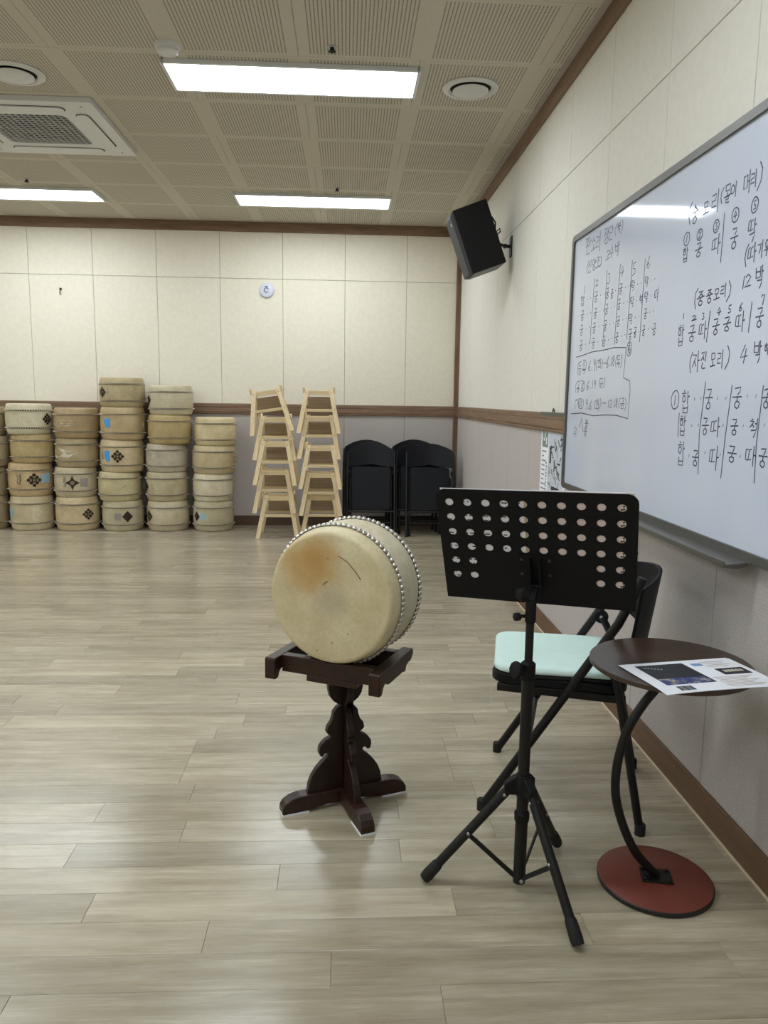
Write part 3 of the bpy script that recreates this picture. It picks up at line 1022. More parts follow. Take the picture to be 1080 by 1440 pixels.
write(Z5, [('합', 200, 850, 70, 240), ('.', 280, 872), ('궁', 345, 895, 68, 165), ('.', 443, 838), ('따', 535, 885, 95, 220), ('.', 597, 858), ('궁', 715, 855, 92, 160), ('.', 798, 880), ('따', 905, 870, 100, 190), ('궁', 1030, 890, 90, 190)],
      [[(450, 120), (385, 640), (372, 1060)], [(718, 155), (645, 700), (602, 1100)], [(1035, 155), (965, 730), (940, 1150)]])
write(Z6, [('판', 180, 290, 60, 180), ('소', 240, 255, 55, 140), ('리', 295, 240, 50, 180), ('장', 385, 175, 55, 170), ('단', 435, 140, 48, 150), ('(', 488, 110, 25, 120), ('북', 525, 80, 50, 130), (')', 560, 65, 25, 150)])
write(Z6, [('(', 170, 540, 22, 110), ('진', 198, 520, 38, 130), ('양', 243, 500, 38, 120), ('조', 290, 470, 50, 110), (')', 320, 460, 22, 120), ('2', 400, 385, 45, 100), ('4', 440, 350, 42, 150), ('박', 505, 325, 50, 160)])
it = [('1', 135, 780, 20, 90), ('2', 278, 700, 32, 70), ('3', 410, 650, 32, 120), ('4', 560, 575, 38, 120), ('5', 695, 545, 38, 140), ('6', 858, 470, 42, 130)]
write(Z6, it, [[(250, 650), (195, 1390)], [(390, 560), (340, 1420)], [(540, 490), (470, 1400)], [(675, 450), (610, 1340)], [(820, 430), (755, 1370)]])
rows = [('합궁궁궁딱딱', [115, 265, 395, 545, 680, 835], [905, 860, 820, 770, 735, 690]),
        ('궁궁궁궁딱딱', [112, 258, 385, 525, 670, 830], [1070, 1045, 1000, 945, 920, 865]),
        ('궁궁궁궁딱궁', [103, 245, 370, 515, 655, 820], [1235, 1210, 1185, 1135, 1110, 1050]),
        ('궁궁궁궁궁궁', [95, 235, 355, 500, 650, 800], [1410, 1380, 1360, 1320, 1285, 1240])]
extra = {0: [('궁', 445, 825, 32, 100)], 1: [('척', 772, 885, 35, 100), ('따', 948, 830, 45, 140)], 2: [], 3: [('궁', 705, 1262, 36, 110), ('궁', 920, 1225, 48, 130)]}
for r, (tx, xx, yy) in enumerate(rows):
    it = []
    for ch, x, y in zip(tx, xx, yy):
        it += [(ch, x, y, 40, 115), ('.', x+52, y-18, 9, 13), ('.', x+92, y-32, 9, 13)]
    write(Z6, it + extra[r])
write(Z2, [('(', 125, 460, 22, 170), ('등', 150, 460, 45, 180), ('록', 203, 450, 48, 190), (')', 230, 420, 22, 150), ('6', 280, 430, 32, 140), ('.', 312, 480), ('9', 345, 420, 34, 170), ('(', 380, 420, 22, 150), ('화', 415, 395, 45, 120),
           (')', 447, 400, 22, 130), ('~', 485, 390, 42, 36), ('6', 525, 380, 30, 150), ('.', 556, 420), ('1', 575, 370, 14, 130), ('8', 603, 360, 36, 140), ('(', 640, 370, 22, 160), ('목', 670, 370, 50, 170), (')', 710, 360, 26, 180)])
write(Z2, [('(', 95, 720, 22, 140), ('공', 127, 710, 42, 150), ('강', 180, 700, 45, 150), (')', 207, 700, 22, 130), ('6', 258, 690, 32, 120), ('.', 290, 730), ('1', 320, 680, 18, 110), ('9', 350, 680, 28, 130), ('(', 415, 660, 22, 130), ('금', 442, 660, 48, 125), (')', 480, 650, 22, 150)])
write(Z2, [('(', 90, 940, 22, 130), ('개', 120, 930, 45, 130), ('강', 160, 940, 42, 140), (')', 192, 940, 20, 130), ('9', 240, 950, 34, 150), ('.', 266, 1000), ('6', 292, 960, 34, 120), ('(', 355, 950, 22, 130), ('화', 388, 950, 46, 150), (')', 425, 930, 22, 140), ('~', 475, 930, 50, 40),
           ('1', 535, 940, 18, 110), ('2', 568, 940, 36, 110), ('.', 605, 975), ('1', 620, 930, 14, 120), ('8', 645, 930, 32, 130), ('(', 685, 930, 22, 150), ('금', 725, 935, 55, 140), (')', 765, 950, 26, 180)])
write(Z2, [('O', 815, 200, 62, 200), ('궁', 812, 160, 36, 80), ('척', 815, 235, 36, 80), ('우', 85, 1330, 45, 150), ('중', 238, 1210, 48, 100), ('중', 222, 1320, 48, 110)],
      [[(100, 312), (190, 285), (310, 240), (480, 212), (620, 180), (770, 180), (755, 400), (735, 585), (820, 630), (828, 750), (812, 940), (795, 1140), (640, 1095), (480, 1090), (330, 1100), (165, 1063), (30, 1075)],
       [(135, 1260), (175, 1130), (190, 1310)]])

# ------------------------------------------------------------------ barrel drums


def drum_r(R, Rh, z, h):
    row_ = 0.215*h
    if z < row_:
        return Rh+(R-Rh)*(z/row_)**0.8
    if z > h-row_:
        return Rh+(R-Rh)*((h-z)/row_)**0.8
    return R+0.004*sin(pi*(z-row_)/(h-2*row_))


tack_me = bpy.data.meshes.new('tack')
_m = MB().lathe([(0.0084, 0), (0.0084, 0.0015), (0.0072, 0.0048), (0.0042, 0.0072), (0.001, 0.008)], 10, cap=(False, True))
tack_me.from_pydata(_m.v, [], _m.f)
tack_me.materials.append(M['tack'])
tack_me.shade_smooth()


def make_drum(root, R, Rh, h, tint, mtx=None, seg=48, single_tacks=0, head_mat='skin', row_tacks=62):
    mtx = mtx or Matrix()
    row_ = 0.215*h
    head_prof = [(0.002, 0.0), (Rh*0.5, 0.0), (Rh-0.012, 0.0), (Rh-0.004, 0.0015), (Rh, 0.006)] + [(drum_r(R, Rh, row_*k/6, h), row_*k/6) for k in range(2, 7)]
    parts = []
    m = MB(mtx)
    m.lathe([(drum_r(R, Rh, row_+(h-2*row_)*k/8, h)-0.0006, row_+(h-2*row_)*k/8) for k in range(9)], seg, cap=(False, False))
    parts.append(m.build('shell', 'skin', root))
    m = MB(mtx)
    m.lathe(head_prof, seg, cap=(True, False))
    parts.append(m.build('drum_head', head_mat, root, smooth=50))
    m = MB(mtx)
    m.lathe([(r, h-z) for r, z in head_prof], seg, cap=(True, False))
    parts.append(m.build('drum_head', 'skin', root, smooth=50))
    for p in parts:
        p['tint'] = tint
    for zz in (row_, h-row_):
        rr = drum_r(R, Rh, zz, h)
        m = MB(mtx)
        ring = [(rr*cos(2*pi*k/seg), rr*sin(2*pi*k/seg), zz+(0.004 if single_tacks else 0.0)*(1 if zz < h/2 else -1)) for k in range(seg+1)]
        m.tube(ring, 0.0035 if single_tacks else 0.0062, 6, cap=False)
        m.build('dark_ring', 'band', root)  # dark brown ring running along the tack row
        if single_tacks:
            for k in range(single_tacks):
                a = 2*pi*(k+0.3)/single_tacks
                d = Vector((cos(a), sin(a), 0))
                M4 = Matrix.Translation((d.x*(rr+0.0012), d.y*(rr+0.0012), zz)) @ Vector((0, 0, 1)).rotation_difference(d).to_matrix().to_4x4()
                link_mesh('tack', tack_me, root, mtx @ M4)
        else:
            m = MB(mtx)
            for k in range(row_tacks):
                a = 2*pi*(k+0.5)/row_tacks
                d = Vector((cos(a), sin(a), 0))
                m.lathe([(0.0044, 0.0), (0.0040, 0.004), (0.0020, 0.0060)], 6, c=(d.x*(rr+0.0045), d.y*(rr+0.0045), zz-0.001), cap=(False, True), axis=d)
            o = m.build('tack_row', 'tack_dark', root, smooth=60)
            o['kind'] = 'stuff'


def lobes(n, r0, r1, seg=6, a0=0.0):
    o = []
    for k in range(n*seg):
        a = a0+2*pi*k/(n*seg)
        o.append(((r0+(r1-r0)*abs(cos(n*a/2-a0*n/2)))*cos(a), (r0+(r1-r0)*abs(cos(n*a/2-a0*n/2)))*sin(a)))
    return o


SH = {
    'diamond': [(0, 1), (.28, .38), (1, 0), (.28, -.38), (0, -1), (-.28, -.38), (-1, 0), (-.28, .38)],
    'rhomb': [(0, 1), (1, 0), (0, -1), (-1, 0)],
    'rect': [(-1, 1), (1, 1), (1, -1), (-1, -1)],
    'shield': [(-1, 1), (1, 1), (1, -1), (.2, -1), (-.5, -.7), (-1, -.1)],
    'torn': [(-1, .6), (-.5, .9), (.1, .6), (.55, .25), (1, .1), (.6, -.3), (.3, -.9), (-.3, -.7), (-.8, -1), (-1, -.4)],
    'dot': [(cos(a*pi/6), sin(a*pi/6)) for a in range(12)],
}


def patch(root, name, mat, R, ang, zc, wd, ht, shape, lift=0.0008, th=0.0016, parent=None):
    poly = SH[shape] if isinstance(shape, str) else shape
    m = MB()
    n = len(poly)
    vs = []
    for lay in (0, 1):
        rr = R+lift+th*lay
        for (s, t) in poly + [(0, 0)]:
            a = ang+s*wd/2/R
            vs.append((rr*cos(a), rr*sin(a), zc+t*ht/2))
    k = n+1
    fs = [(k+i, k+(i+1) % n, k+n) for i in range(n)] + [(i, (i+1) % n, k+(i+1) % n, k+i) for i in range(n)]
    m.add(vs, fs)
    return m.build(name, mat, parent or root, smooth=0)


def fitting(root, R, ang, zc, size, kind):
    """cast iron ornamental plate"""
    if kind == 'diamond':
        p = patch(root, 'ornament_plate', 'ornament', R, ang, zc, size, size*1.05, 'diamond')
        p2 = patch(root, 'ornament_disc', 'brass', R, ang, zc, size*0.3, size*0.3, 'dot', 0.0026, parent=p)
    elif kind == 'rhomb':
        patch(root, 'ornament_plate', 'ornament', R, ang, zc, size, size*1.1, 'rhomb')
    else:
        p = patch(root, 'ornament_plate', 'ornament', R, ang, zc, size*0.4, size*0.4, 'dot')
        for k in range(8):
            a = k*pi/4
            rr = size*(0.40 if k % 2 == 0 else 0.30)
            patch(root, 'ornament_petal', 'ornament', R, ang+rr*cos(a)/R, zc+rr*sin(a), size*0.27, size*0.27, 'dot', 0.0009, parent=p)
        patch(root, 'ornament_disc', 'brass', R, ang, zc, size*0.2, size*0.2, 'dot', 0.0026, parent=p)


def ring_handle(root, R, ang, zc):
    d = Vector((cos(ang), sin(ang), 0))
    t = Vector((-sin(ang), cos(ang), 0))
    c = d*(R+0.008)
    pts = [c + (d*0.6+t*0.8)*0.026*cos(a*pi/8) + Vector((0, 0, zc+0.026*sin(a*pi/8))) for a in range(17)]
    MB().tube(pts, 0.003, 8, cap=False).build('ring_handle', 'brass', root)


def letters(root, R, ang, zc, n, dz, size=0.012):
    m = MB()
    for i in range(n):
        z = zc+(n/2-i)*dz
        for q in range(3):
            a = ang+random.uniform(-size, size)/R/1.4
            zz = z+random.uniform(-dz*0.3, dz*0.3)
            d = Vector((cos(a), sin(a), 0))
            t = Vector((-sin(a), cos(a), 0))
            p = d*(R+0.0012)+Vector((0, 0, zz))
            if q % 2:
                m.bar(p-t*size/2, p+t*size/2, 0.003, 0.001, d)
            else:
                m.bar(p-Vector((0, 0, size/2)), p+Vector((0, 0, size/2)), 0.003, 0.001, d)
    m.build('lettering', 'ink', root, smooth=0)


FR = -pi/2
cols = [
    [(-3.434, .320), (-3.423, .280), (-3.396, .280), (-3.418, .275)],
    [(-3.003, .325), (-3.002, .312), (-2.972, .268), (-2.988, .282)],
    [(-2.573, .320), (-2.578, .280), (-2.559, .274), (-2.551, .279)],
    [(-2.145, .285), (-2.167, .275), (-2.137, .303), (-2.119, .304), (-2.118, .271)],
    [(-1.717, .285), (-1.721, .277), (-1.715, .266), (-1.679, .273), (-1.664, .270)],
    [(-1.282, .287), (-1.279, .264), (-1.269, .266), (-1.253, .264)],
]
widths = [[.42, .41, .42, .42], [.413, .42, .405, .43], [.42, .407, .407, .43], [.401, .409, .42, .426, .43], [.41, .41, .407, .42, .427], [.403, .40, .42, .41]]
tints = [
    [(186, 170, 136), (178, 165, 134), (182, 168, 136), (176, 160, 126)],
    [(212, 200, 168), (204, 180, 140), (196, 176, 130), (214, 208, 182)],
    [(216, 198, 164), (206, 196, 168), (188, 172, 138), (182, 160, 124)],
    [(200, 192, 162), (208, 198, 160), (212, 196, 160), (198, 178, 140), (190, 176, 140)],
    [(210, 200, 172), (198, 188, 158), (204, 196, 176), (192, 172, 126), (206, 198, 172)],
    [(200, 192, 164), (224, 216, 190), (208, 194, 158), (222, 208, 168)],
]
where = ['lowest', 'second up', 'third up', 'fourth up', 'fifth up']
stack_name = ['sixth stack', 'fifth stack', 'fourth stack', 'third stack', 'second stack', 'first stack']
look = {
    (0, 0): 'tan hide barrel drum', (0, 1): 'tan hide barrel drum', (0, 2): 'tan hide barrel drum', (0, 3): 'brownish hide barrel drum',
    (1, 0): 'pale drum with light blue sticker', (1, 1): 'tan drum with lettering and flower fitting', (1, 2): 'yellow-brown drum with whitish head', (1, 3): 'pale barrel drum with dark fitting',
    (2, 0): 'pale barrel drum with dark flower fitting', (2, 1): 'greyish drum with diamond fitting, lettering', (2, 2): 'barrel drum with a torn whitish patch', (2, 3): 'brown drum with pale scuffed marks',
    (3, 0): 'drum with diamond plate, grey patch', (3, 1): 'yellowish drum with a scratch', (3, 2): 'drum with blue sticker, flower fitting', (3, 3): 'barrel drum with a blue shield sticker', (3, 4): 'drum with dark flower fitting',
    (4, 0): 'pale drum with dark flower fitting', (4, 1): 'drum with diamond plate and ring handle', (4, 2): 'drum with a grey speckled shell', (4, 3): 'plain amber-tinted drum', (4, 4): 'pale drum with ring handle',
    (5, 0): 'drum with rhombus plate, pale sticker', (5, 1): 'very pale plain drum', (5, 2): 'plain tan drum', (5, 3): 'plain cream drum',
}
GROUP = 'barrel drums stacked along the end wall'
for ci, c in enumerate(cols):
    z = 0.0
    for di, (x, h) in enumerate(c):
        R = widths[ci][di]/2-0.010
        Rh = R*0.935
        t = thing('barrel_drum', look[(ci, di)] + ', ' + where[di] + ' in ' + stack_name[ci] + ' from wooden stands', 'drum', (x, 7.405-0.012*random.random(), z), 0, GROUP)
        hh = h-0.0006
        make_drum(t, R, Rh, hh, rgb(*tints[ci][di])[:3])
        zc = hh*0.5
        RB = R+0.004

        def U(u):
            return FR+math.asin(max(-0.98, min(0.98, u)))
        k = (ci, di)
        if k == (1, 0):
            fitting(t, RB, U(-.93), zc, .10, 'flower')
            patch(t, 'sticker', 'paleblue', RB, U(-.66), zc+.005, .055, .085, 'rect')
        elif k == (1, 1):
            letters(t, RB, U(-.22), zc, 6, .016)
            letters(t, RB, U(-.10), zc, 8, .012)
            fitting(t, RB, U(.48), zc, .12, 'flower')
            patch(t, 'sticker', 'paleblue', RB, U(.86), zc+.01, .09, .085, 'rect')
        elif k == (1, 3):
            fitting(t, RB, U(.93), zc, .10, 'flower')
        elif k == (2, 0):
            fitting(t, RB, U(.70), zc, .10, 'flower')
        elif k == (2, 1):
            letters(t, RB, U(-.2), zc, 5, .02, .016)
            fitting(t, RB, U(.15), zc, .13, 'diamond')
            patch(t, 'sticker', 'greysticker', RB, U(.62), zc, .07, .08, 'rect')
        elif k == (2, 2):
            patch(t, 'torn_patch', 'palepatch', RB, U(-.30), zc, .28, .10, 'torn')
        elif k == (2, 3):
            m = MB()
            for q in range(46):
                a = U(-.95+1.1*random.random())
                d = Vector((cos(a), sin(a), 0))
                tt = Vector((-sin(a), cos(a), 0))*random.uniform(-.018, .018)
                p = d*(RB+.0006)+Vector((0, 0, zc+random.uniform(-.03, .03)))
                m.bar(p-tt, p+tt+Vector((0, 0, random.uniform(-.008, .008))), 0.003, 0.001, d)
            m.build('scuffs', 'palepatch', t, smooth=0)
        elif k == (3, 0):
            fitting(t, RB, U(.45), zc, .10, 'rhomb')
            patch(t, 'sticker', 'greysticker', RB, U(.02), zc, .06, .07, 'rect')
        elif k == (3, 1):
            patch(t, 'scratch', 'ink', RB, U(.4), zc, .05, .04, [(-1, -1), (1, 1), (.9, .7), (-.9, -1)])
        elif k == (3, 2):
            patch(t, 'sticker', 'blue', RB, U(-.44), zc, .06, .10, 'shield')
            letters(t, RB, U(-.68), zc, 5, .016, .010)
            fitting(t, RB, U(.06), zc, .11, 'flower')
        elif k == (3, 3):
            patch(t, 'sticker', 'blue', RB, U(-.46), zc+.005, .065, .085, 'shield')
            patch(t, 'paper_tag', 'paper', RB, U(.97), zc-.01, .03, .06, 'rhomb')
        elif k == (3, 4):
            fitting(t, RB, U(-.66), zc, .09, 'flower')
            letters(t, RB, U(-.36), zc, 3, .02, .008)
        elif k == (4, 0):
            fitting(t, RB, U(-.76), zc, .10, 'flower')
        elif k == (4, 1):
            fitting(t, RB, U(-.86), zc, .09, 'rhomb')
            ring_handle(t, RB, U(-.93), zc)
            letters(t, RB, U(-.5), zc, 3, .02, .008)
        elif k == (4, 2):
            m = MB()
            m.lathe([(RB-.0025, hh*.24), (RB+.0004, hh*.5), (RB-.0025, hh*.76)], 48, cap=(False, False))
            m.build('grey_wrap', 'greypatch', t)
        elif k == (4, 4):
            fitting(t, RB, U(-.88), zc, .09, 'flower')
            ring_handle(t, RB, U(-.95), zc)
        elif k == (5, 0):
            fitting(t, RB, U(-.70), zc, .085, 'rhomb')
            patch(t, 'sticker', 'paleblue', RB, U(-.36), zc, .05, .06, 'rect')
        elif k == (5, 2):
            ring_handle(t, RB, U(.99), zc)
        z += h

# ------------------------------------------------------------------ the big drum on its carved stand
CX, CY = 0.0015, 2.27
PTH = -0.44            # turn of the cradle
st = thing('drum_stand', 'dark carved wooden drum stand with crossed feet under the big drum', 'drum stand', (CX, CY, 0))
BTH = radians(20.0)    # turn of the foot cross
half = [(0, .036), (.125, .036), (.124, .055), (.120, .085), (.110, .110), (.095, .132), (.078, .150), (.062, .163), (.057, .170), (.060, .178), (.068, .176), (.074, .168), (.083, .170), (.087, .182), (.086, .197),
        (.077, .211), (.066, .221), (.053, .226), (.048, .232), (.055, .236), (.063, .244), (.059, .262), (.048, .276), (.043, .290), (.040, .308), (.028, .322), (.014, .328),
        (.024, .332), (.040, .343), (.052, .360), (.057, .382), (.057, .428), (0, .428)]
TW = 0.022
for k, ang in enumerate((BTH, BTH+pi/2)):
    d = Vector((cos(ang), sin(ang), 0))
    sides = (1, -1)
    for s in sides:
        poly = [(TW/2 if (q[0] == 0 and k == 1) else q[0], q[1]) for q in half]
        MB().prism(poly, (0, 0, 0), d*s, (0, 0, 1), TW).build('carved_board', 'darkwood_z', st, smooth=0, bevel=0.0025)
    # foot beam with rolled ends
    fp = [(-.207, .0052), (-.200, .0052), (-.120, .0052), (-.06, .014), (0, .014), (.06, .014), (.120, .0052), (.200, .0052), (.207, .0052), (.206, .024), (.196, .040), (.176, .051), (.15, .056), (0, .056), (-.15, .056), (-.176, .051), (-.196, .040), (-.206, .026)]
    if k == 0:
        MB().prism(fp, (0, 0, 0), d, (0, 0, 1), 0.044).build('foot', 'darkwood', st, smooth=0, bevel=0.003)
    else:
        for s in (1, -1):
            hp = [(.022, .014), (.06, .014), (.120, .0052), (.207, .0052), (.206, .026), (.196, .040), (.176, .051), (.15, .056), (.022, .056)]
            MB().prism(hp, (0, 0, 0), d*s, (0, 0, 1), 0.044).build('foot', 'darkwood', st, smooth=0, bevel=0.003)
    for s in (1, -1):
        c = d*s*0.165
        MB().box((c.x, c.y, 0.0026), (0.085, 0.046, 0.0048), rz=ang).build('felt_pad', 'paper', st)
# cradle: two rails and two hollowed cross beams
eu, ew = Vector((cos(PTH), sin(PTH), 0)), Vector((-sin(PTH), cos(PTH), 0))
ZT0, ZH = 0.493, 0.056
PO = Vector((-0.013, 0.004, 0))
rp = [(-.140, ZT0-.066), (-.120, ZT0-.066), (-.110, ZT0-.048), (-.098, ZT0-.041), (-.085, ZT0-.043), (-.074, ZT0-.050), (-.060, ZT0-.052), (.050, ZT0-.052), (.060, ZT0-.056), (.070, ZT0-.056), (.078, ZT0-.040), (.095, ZT0-.036),
      (.115, ZT0-.036), (.130, ZT0-.026), (.137, ZT0-.012), (.130, ZT0), (-.136, ZT0), (-.140, ZT0-.004)]
for s in (-1, 1):
    MB().prism(rp, PO+eu*s*0.171, ew, (0, 0, 1), 0.036).build('rail', 'darkwood', st, smooth=0, bevel=0.003)
DR, DZ = 0.207, 0.695
for wq, b in ((-0.083, 0), (0.083, 0)):
    rr = 0.2045+0.0014
    hb = 0.118
    bp = [(-.153, ZT0-ZH+.004), (.153, ZT0-ZH+.004), (.153, ZT0)]
    for i in range(13):
        uu = hb-2*hb*i/12
        bp.append((uu+0.0195, min(ZT0, DZ-math.sqrt(max(0, rr*rr-uu*uu)))))
    bp.append((-.153, ZT0))
    MB().prism(bp, PO+ew*wq, eu, (0, 0, 1), 0.030).build('cross_beam', 'darkwood', st, smooth=0, bevel=0.002)
R3 = Matrix.Rotation(PTH, 3, 'Z')
MB().box((0, 0, ZT0-ZH-0.006), (0.165, 0.20, 0.018), rot=R3).build('support_plate', 'darkwood', st, bevel=0.002)

bd = thing('barrel_drum', 'large hide barrel drum with amber-stained head on the carved stand', 'drum', (CX+cos(PTH)*0.006, CY+sin(PTH)*0.006, DZ-DR), PTH)
HD = 0.248
make_drum(bd, DR, 0.195, HD, rgb(214, 205, 176)[:3], Matrix.Translation((0, -HD/2, DR)) @ Matrix.Rotation(-pi/2, 4, 'X'), seg=72, single_tacks=80, head_mat='head')
m = MB()
m.tube([(-0.022, -HD/2-0.0006, DR+0.038), (-0.012, -HD/2-0.0006, DR+0.048), (-0.006, -HD/2-0.0006, DR+0.050)], 0.0011, 6)
m.tube([(0.03, -HD/2-0.0006, DR+0.128), (0.06, -HD/2-0.0006, DR+0.112), (0.085, -HD/2-0.0006, DR+0.085), (0.10, -HD/2-0.0006, DR+0.065)], 0.0012, 6)
for (x, z) in ((-0.005, 0.118), (0.01, -0.132), (-0.04, -0.163), (0.06, -0.10)):
    m.lathe([(0.0022, 0), (0.0018, 0.0008)], 8, (x, -HD/2-0.0001, DR+z), axis=(0, -1, 0))
m.build('scratch_marks', mat_plain('scratch_brown', rgb(112, 92, 62), 0.7), bd)

# ------------------------------------------------------------------ pine drum stands in two stacks
SHT = 0.392


def make_pine(label):
    t = thing('wooden_stand', label, 'wooden stand', (0, 0, 0), 0, 'pine drum stands stacked by the end wall')
    tx, bx_, ty, by = 0.106, 0.180, 0.100, 0.172
    for sx in (-1, 1):
        for sy in (-1, 1):
            m = MB()
            a, b = Vector((sx*bx_, sy*by, 0.0)), Vector((sx*tx, sy*ty, SHT))
            w1, w2 = 0.039, 0.027
            vs = []
            for p in (a, b):
                for i in range(4):
                    ix, iy = ((-1, -1), (1, -1), (1, 1), (-1, 1))[i]
                    vs.append((p.x+ix*w1/2, p.y+iy*w2/2, p.z))
            m.add(vs, [(3, 2, 1, 0), (4, 5, 6, 7), (0, 1, 5, 4), (1, 2, 6, 5), (2, 3, 7, 6), (3, 0, 4, 7)])
            lg = m.build('leg', 'pine_z', t, smooth=0, bevel=0.0015)
            for zz in (0.21, 0.36):
                f = zz/SHT
                px, py = bx_+(tx-bx_)*f, by+(ty-by)*f
                MB().lathe([(0.004, 0.0), (0.003, 0.0012)], 8, (sx*px, sy*(py+w2/2), zz), axis=(0, sy, 0)).build('screw', 'ornament', lg)
    for sy in (-1, 1):
        f = 0.205/SHT
        px, py = bx_+(tx-bx_)*f, by+(ty-by)*f
        MB().box((0, sy*py, 0.205), (2*px-0.036, 0.020, 0.024)).build('stretcher', 'pine_x', t, bevel=0.0015)
        f = 0.36/SHT
        px, py = bx_+(tx-bx_)*f, by+(ty-by)*f
        MB().box((0, sy*py, 0.362), (2*px-0.036, 0.020, 0.040)).build('top_bar', 'pine_x', t, bevel=0.0015)
    f = 0.28/SHT
    px, py = bx_+(tx-bx_)*f, by+(ty-by)*f
    MB().box((0, py-0.014, 0.272), (2*px-0.040, 0.008, 0.110), rot=Matrix.Rotation(0.18, 3, 'X')).build('back_panel', 'plywood', t)
    # side cheeks hollowed for the drum
    for sx in (-1, 1):
        prof = [(-0.118, 0.360), (0.118, 0.360), (0.118, 0.412), (0.104, 0.414), (0.082, 0.398), (0.05, 0.386), (0, 0.382), (-0.05, 0.386), (-0.082, 0.398), (-0.104, 0.414), (-0.118, 0.412)]
        MB().prism(prof, (sx*(tx+0.029), 0, 0), (0, 1, 0), (0, 0, 1), 0.022).build('cradle_cheek', 'pine_y', t, smooth=0, bevel=0.0015)
    return t


order = ['lowest', 'second up', 'third up', 'fourth up', 'topmost']
proto = None
for sname, spec in (('stack beside the drums', [(-.620, 7.06, 0, 0, 0), (-.653, 7.075, .232, 0, 0.02), (-.636, 7.03, .492, 0, -0.02), (-.650, 7.085, .712, 0, 0.03), (-.672, 7.07, .957, -8.5, 0.05)]),
                    ('stack beside the folding chairs', [(-.222, 7.10, 0, 0, 0), (-.229, 7.06, .213, 0, 0.01), (-.230, 7.04, .459, 0, -0.01), (-.245, 7.08, .728, 0, 0.0), (-.250, 7.075, .960, 0, 0.01)])):
    for i, (x, y, z, tilt, rz) in enumerate(spec):
        lb = ('tilted ' if tilt else '') + 'pale pine drum stand, ' + order[i] + ' of the ' + sname
        if proto is None:
            proto = make_pine(lb)
            o = proto
        else:
            o = copy_tree(proto)
            o['label'] = lb
        o.location = (x, y, z)
        o.rotation_euler = (0, radians(tilt), rz)
        if tilt:
            o.location.z += 0.0

# ------------------------------------------------------------------ folding chairs, folded, leaning on the wall


def curved_panel(x0, x1, z_top, z_bot, bulge, th, nx=16, nz=8):
    """panel across x, bulging towards +y in the middle; z_top/z_bot give edge heights for t in -1..1"""
    vs, fs = [], []
    for lay in (0, 1):
        for j in range(nz+1):
            for i in range(nx+1):
                tt = -1+2*i/nx
                zz = z_bot(tt)+(z_top(tt)-z_bot(tt))*j/nz
                vs.append((x0+(x1-x0)*i/nx, bulge*(1-tt*tt)+th*lay, zz))
    n = (nx+1)*(nz+1)
    q = lambda i, j, l: l*n+j*(nx+1)+i
    for j in range(nz):
        for i in range(nx):
            fs.append((q(i, j, 0), q(i+1, j, 0), q(i+1, j+1, 0), q(i, j+1, 0)))
            fs.append((q(i, j, 1), q(i, j+1, 1), q(i+1, j+1, 1), q(i+1, j, 1)))
    for i in range(nx):
        fs.append((q(i, 0, 0), q(i, 0, 1), q(i+1, 0, 1), q(i+1, 0, 0)))
        fs.append((q(i, nz, 0), q(i+1, nz, 0), q(i+1, nz, 1), q(i, nz, 1)))
    for j in range(nz):
        fs.append((q(0, j, 0), q(0, j+1, 0), q(0, j+1, 1), q(0, j, 1)))
        fs.append((q(nx, j, 0), q(nx, j, 1), q(nx, j+1, 1), q(nx, j+1, 0)))
    return vs, fs


def make_folded(label):
    t = thing('folding_chair', label, 'folding chair', (0, 0, 0), 0, 'folded chairs leaning by the corner')
    hw = 0.222
    for s in (-1, 1):
        MB().tube([(s*hw, 0, 0.012), (s*hw, 0, 0.60), (s*(hw-0.004), 0.008, 0.80)], 0.0125, 12).build('front_leg', 'black', t)
        MB().tube([(s*(hw-0.03), 0.036, 0.012), (s*(hw-0.03), 0.034, 0.56)], 0.011, 12).build('rear_leg', 'black', t)
        MB().lathe([(0.0145, 0), (0.0145, 0.03), (0.013, 0.034)], 12, (s*hw, 0, 0)).build('foot_cap', 'rubber', t)
        MB().lathe([(0.0130, 0), (0.0130, 0.03), (0.012, 0.034)], 12, (s*(hw-0.03), 0.036, 0)).build('foot_cap', 'rubber', t)
        MB().lathe([(0.020, -0.008), (0.022, 0.0), (0.020, 0.008)], 14, (s*(hw-0.014), 0.014, 0.60), axis=(1, 0, 0)).build('hinge', 'blackmatte', t)
    v, f = curved_panel(-0.215, 0.215, lambda q: 0.892-0.075*q*q, lambda q: 0.672-0.03*(1-q*q)+0.045*(1-abs(q))**0.7-0.02*abs(q), 0.045, 0.012)
    MB().add(v, f).build('backrest', 'chairblack', t, smooth=50, bevel=0.003)
    pl = rrect(-0.185, 0.185, 0.245, 0.655, 0.03, 5)
    MB().prism(pl, (0, 0.008, 0), (1, 0, 0), (0, 0, 1), 0.022).build('seat', 'chairblack', t, smooth=30, bevel=0.005)
    MB().tube([(-hw, 0, 0.232), (hw, 0, 0.232)], 0.009, 12).build('cross_bar', 'black', t)
    MB().tube([(-hw+0.03, 0.036, 0.13), (hw-0.03, 0.036, 0.13)], 0.009, 12).build('rear_cross_bar', 'black', t)
    return t


LEAN = radians(11)
fproto = None
groups = [('set beside the pine stands', [(.236, 7.02), (.216, 7.17), (.200, 7.32)]), ('set nearest the room corner', [(.790, 7.0), (.705, 7.13), (.685, 7.26), (.668, 7.38)])]
oname = ['front', 'second', 'third', 'rearmost']
for gname, spec in groups:
    for i, (x, y) in enumerate(spec):
        nm = oname[i] if i < len(spec)-1 else 'rearmost'
        lb = nm + ' black folded chair in the leaning ' + gname
        if fproto is None:
            fproto = make_folded(lb)
            o = fproto
        else:
            o = copy_tree(fproto)
            o['label'] = lb
        o.location = (x, y, 0.002)
        o.rotation_euler = (-LEAN*(1.15-0.22*i), 0, 0.02*(i % 2)-0.01)

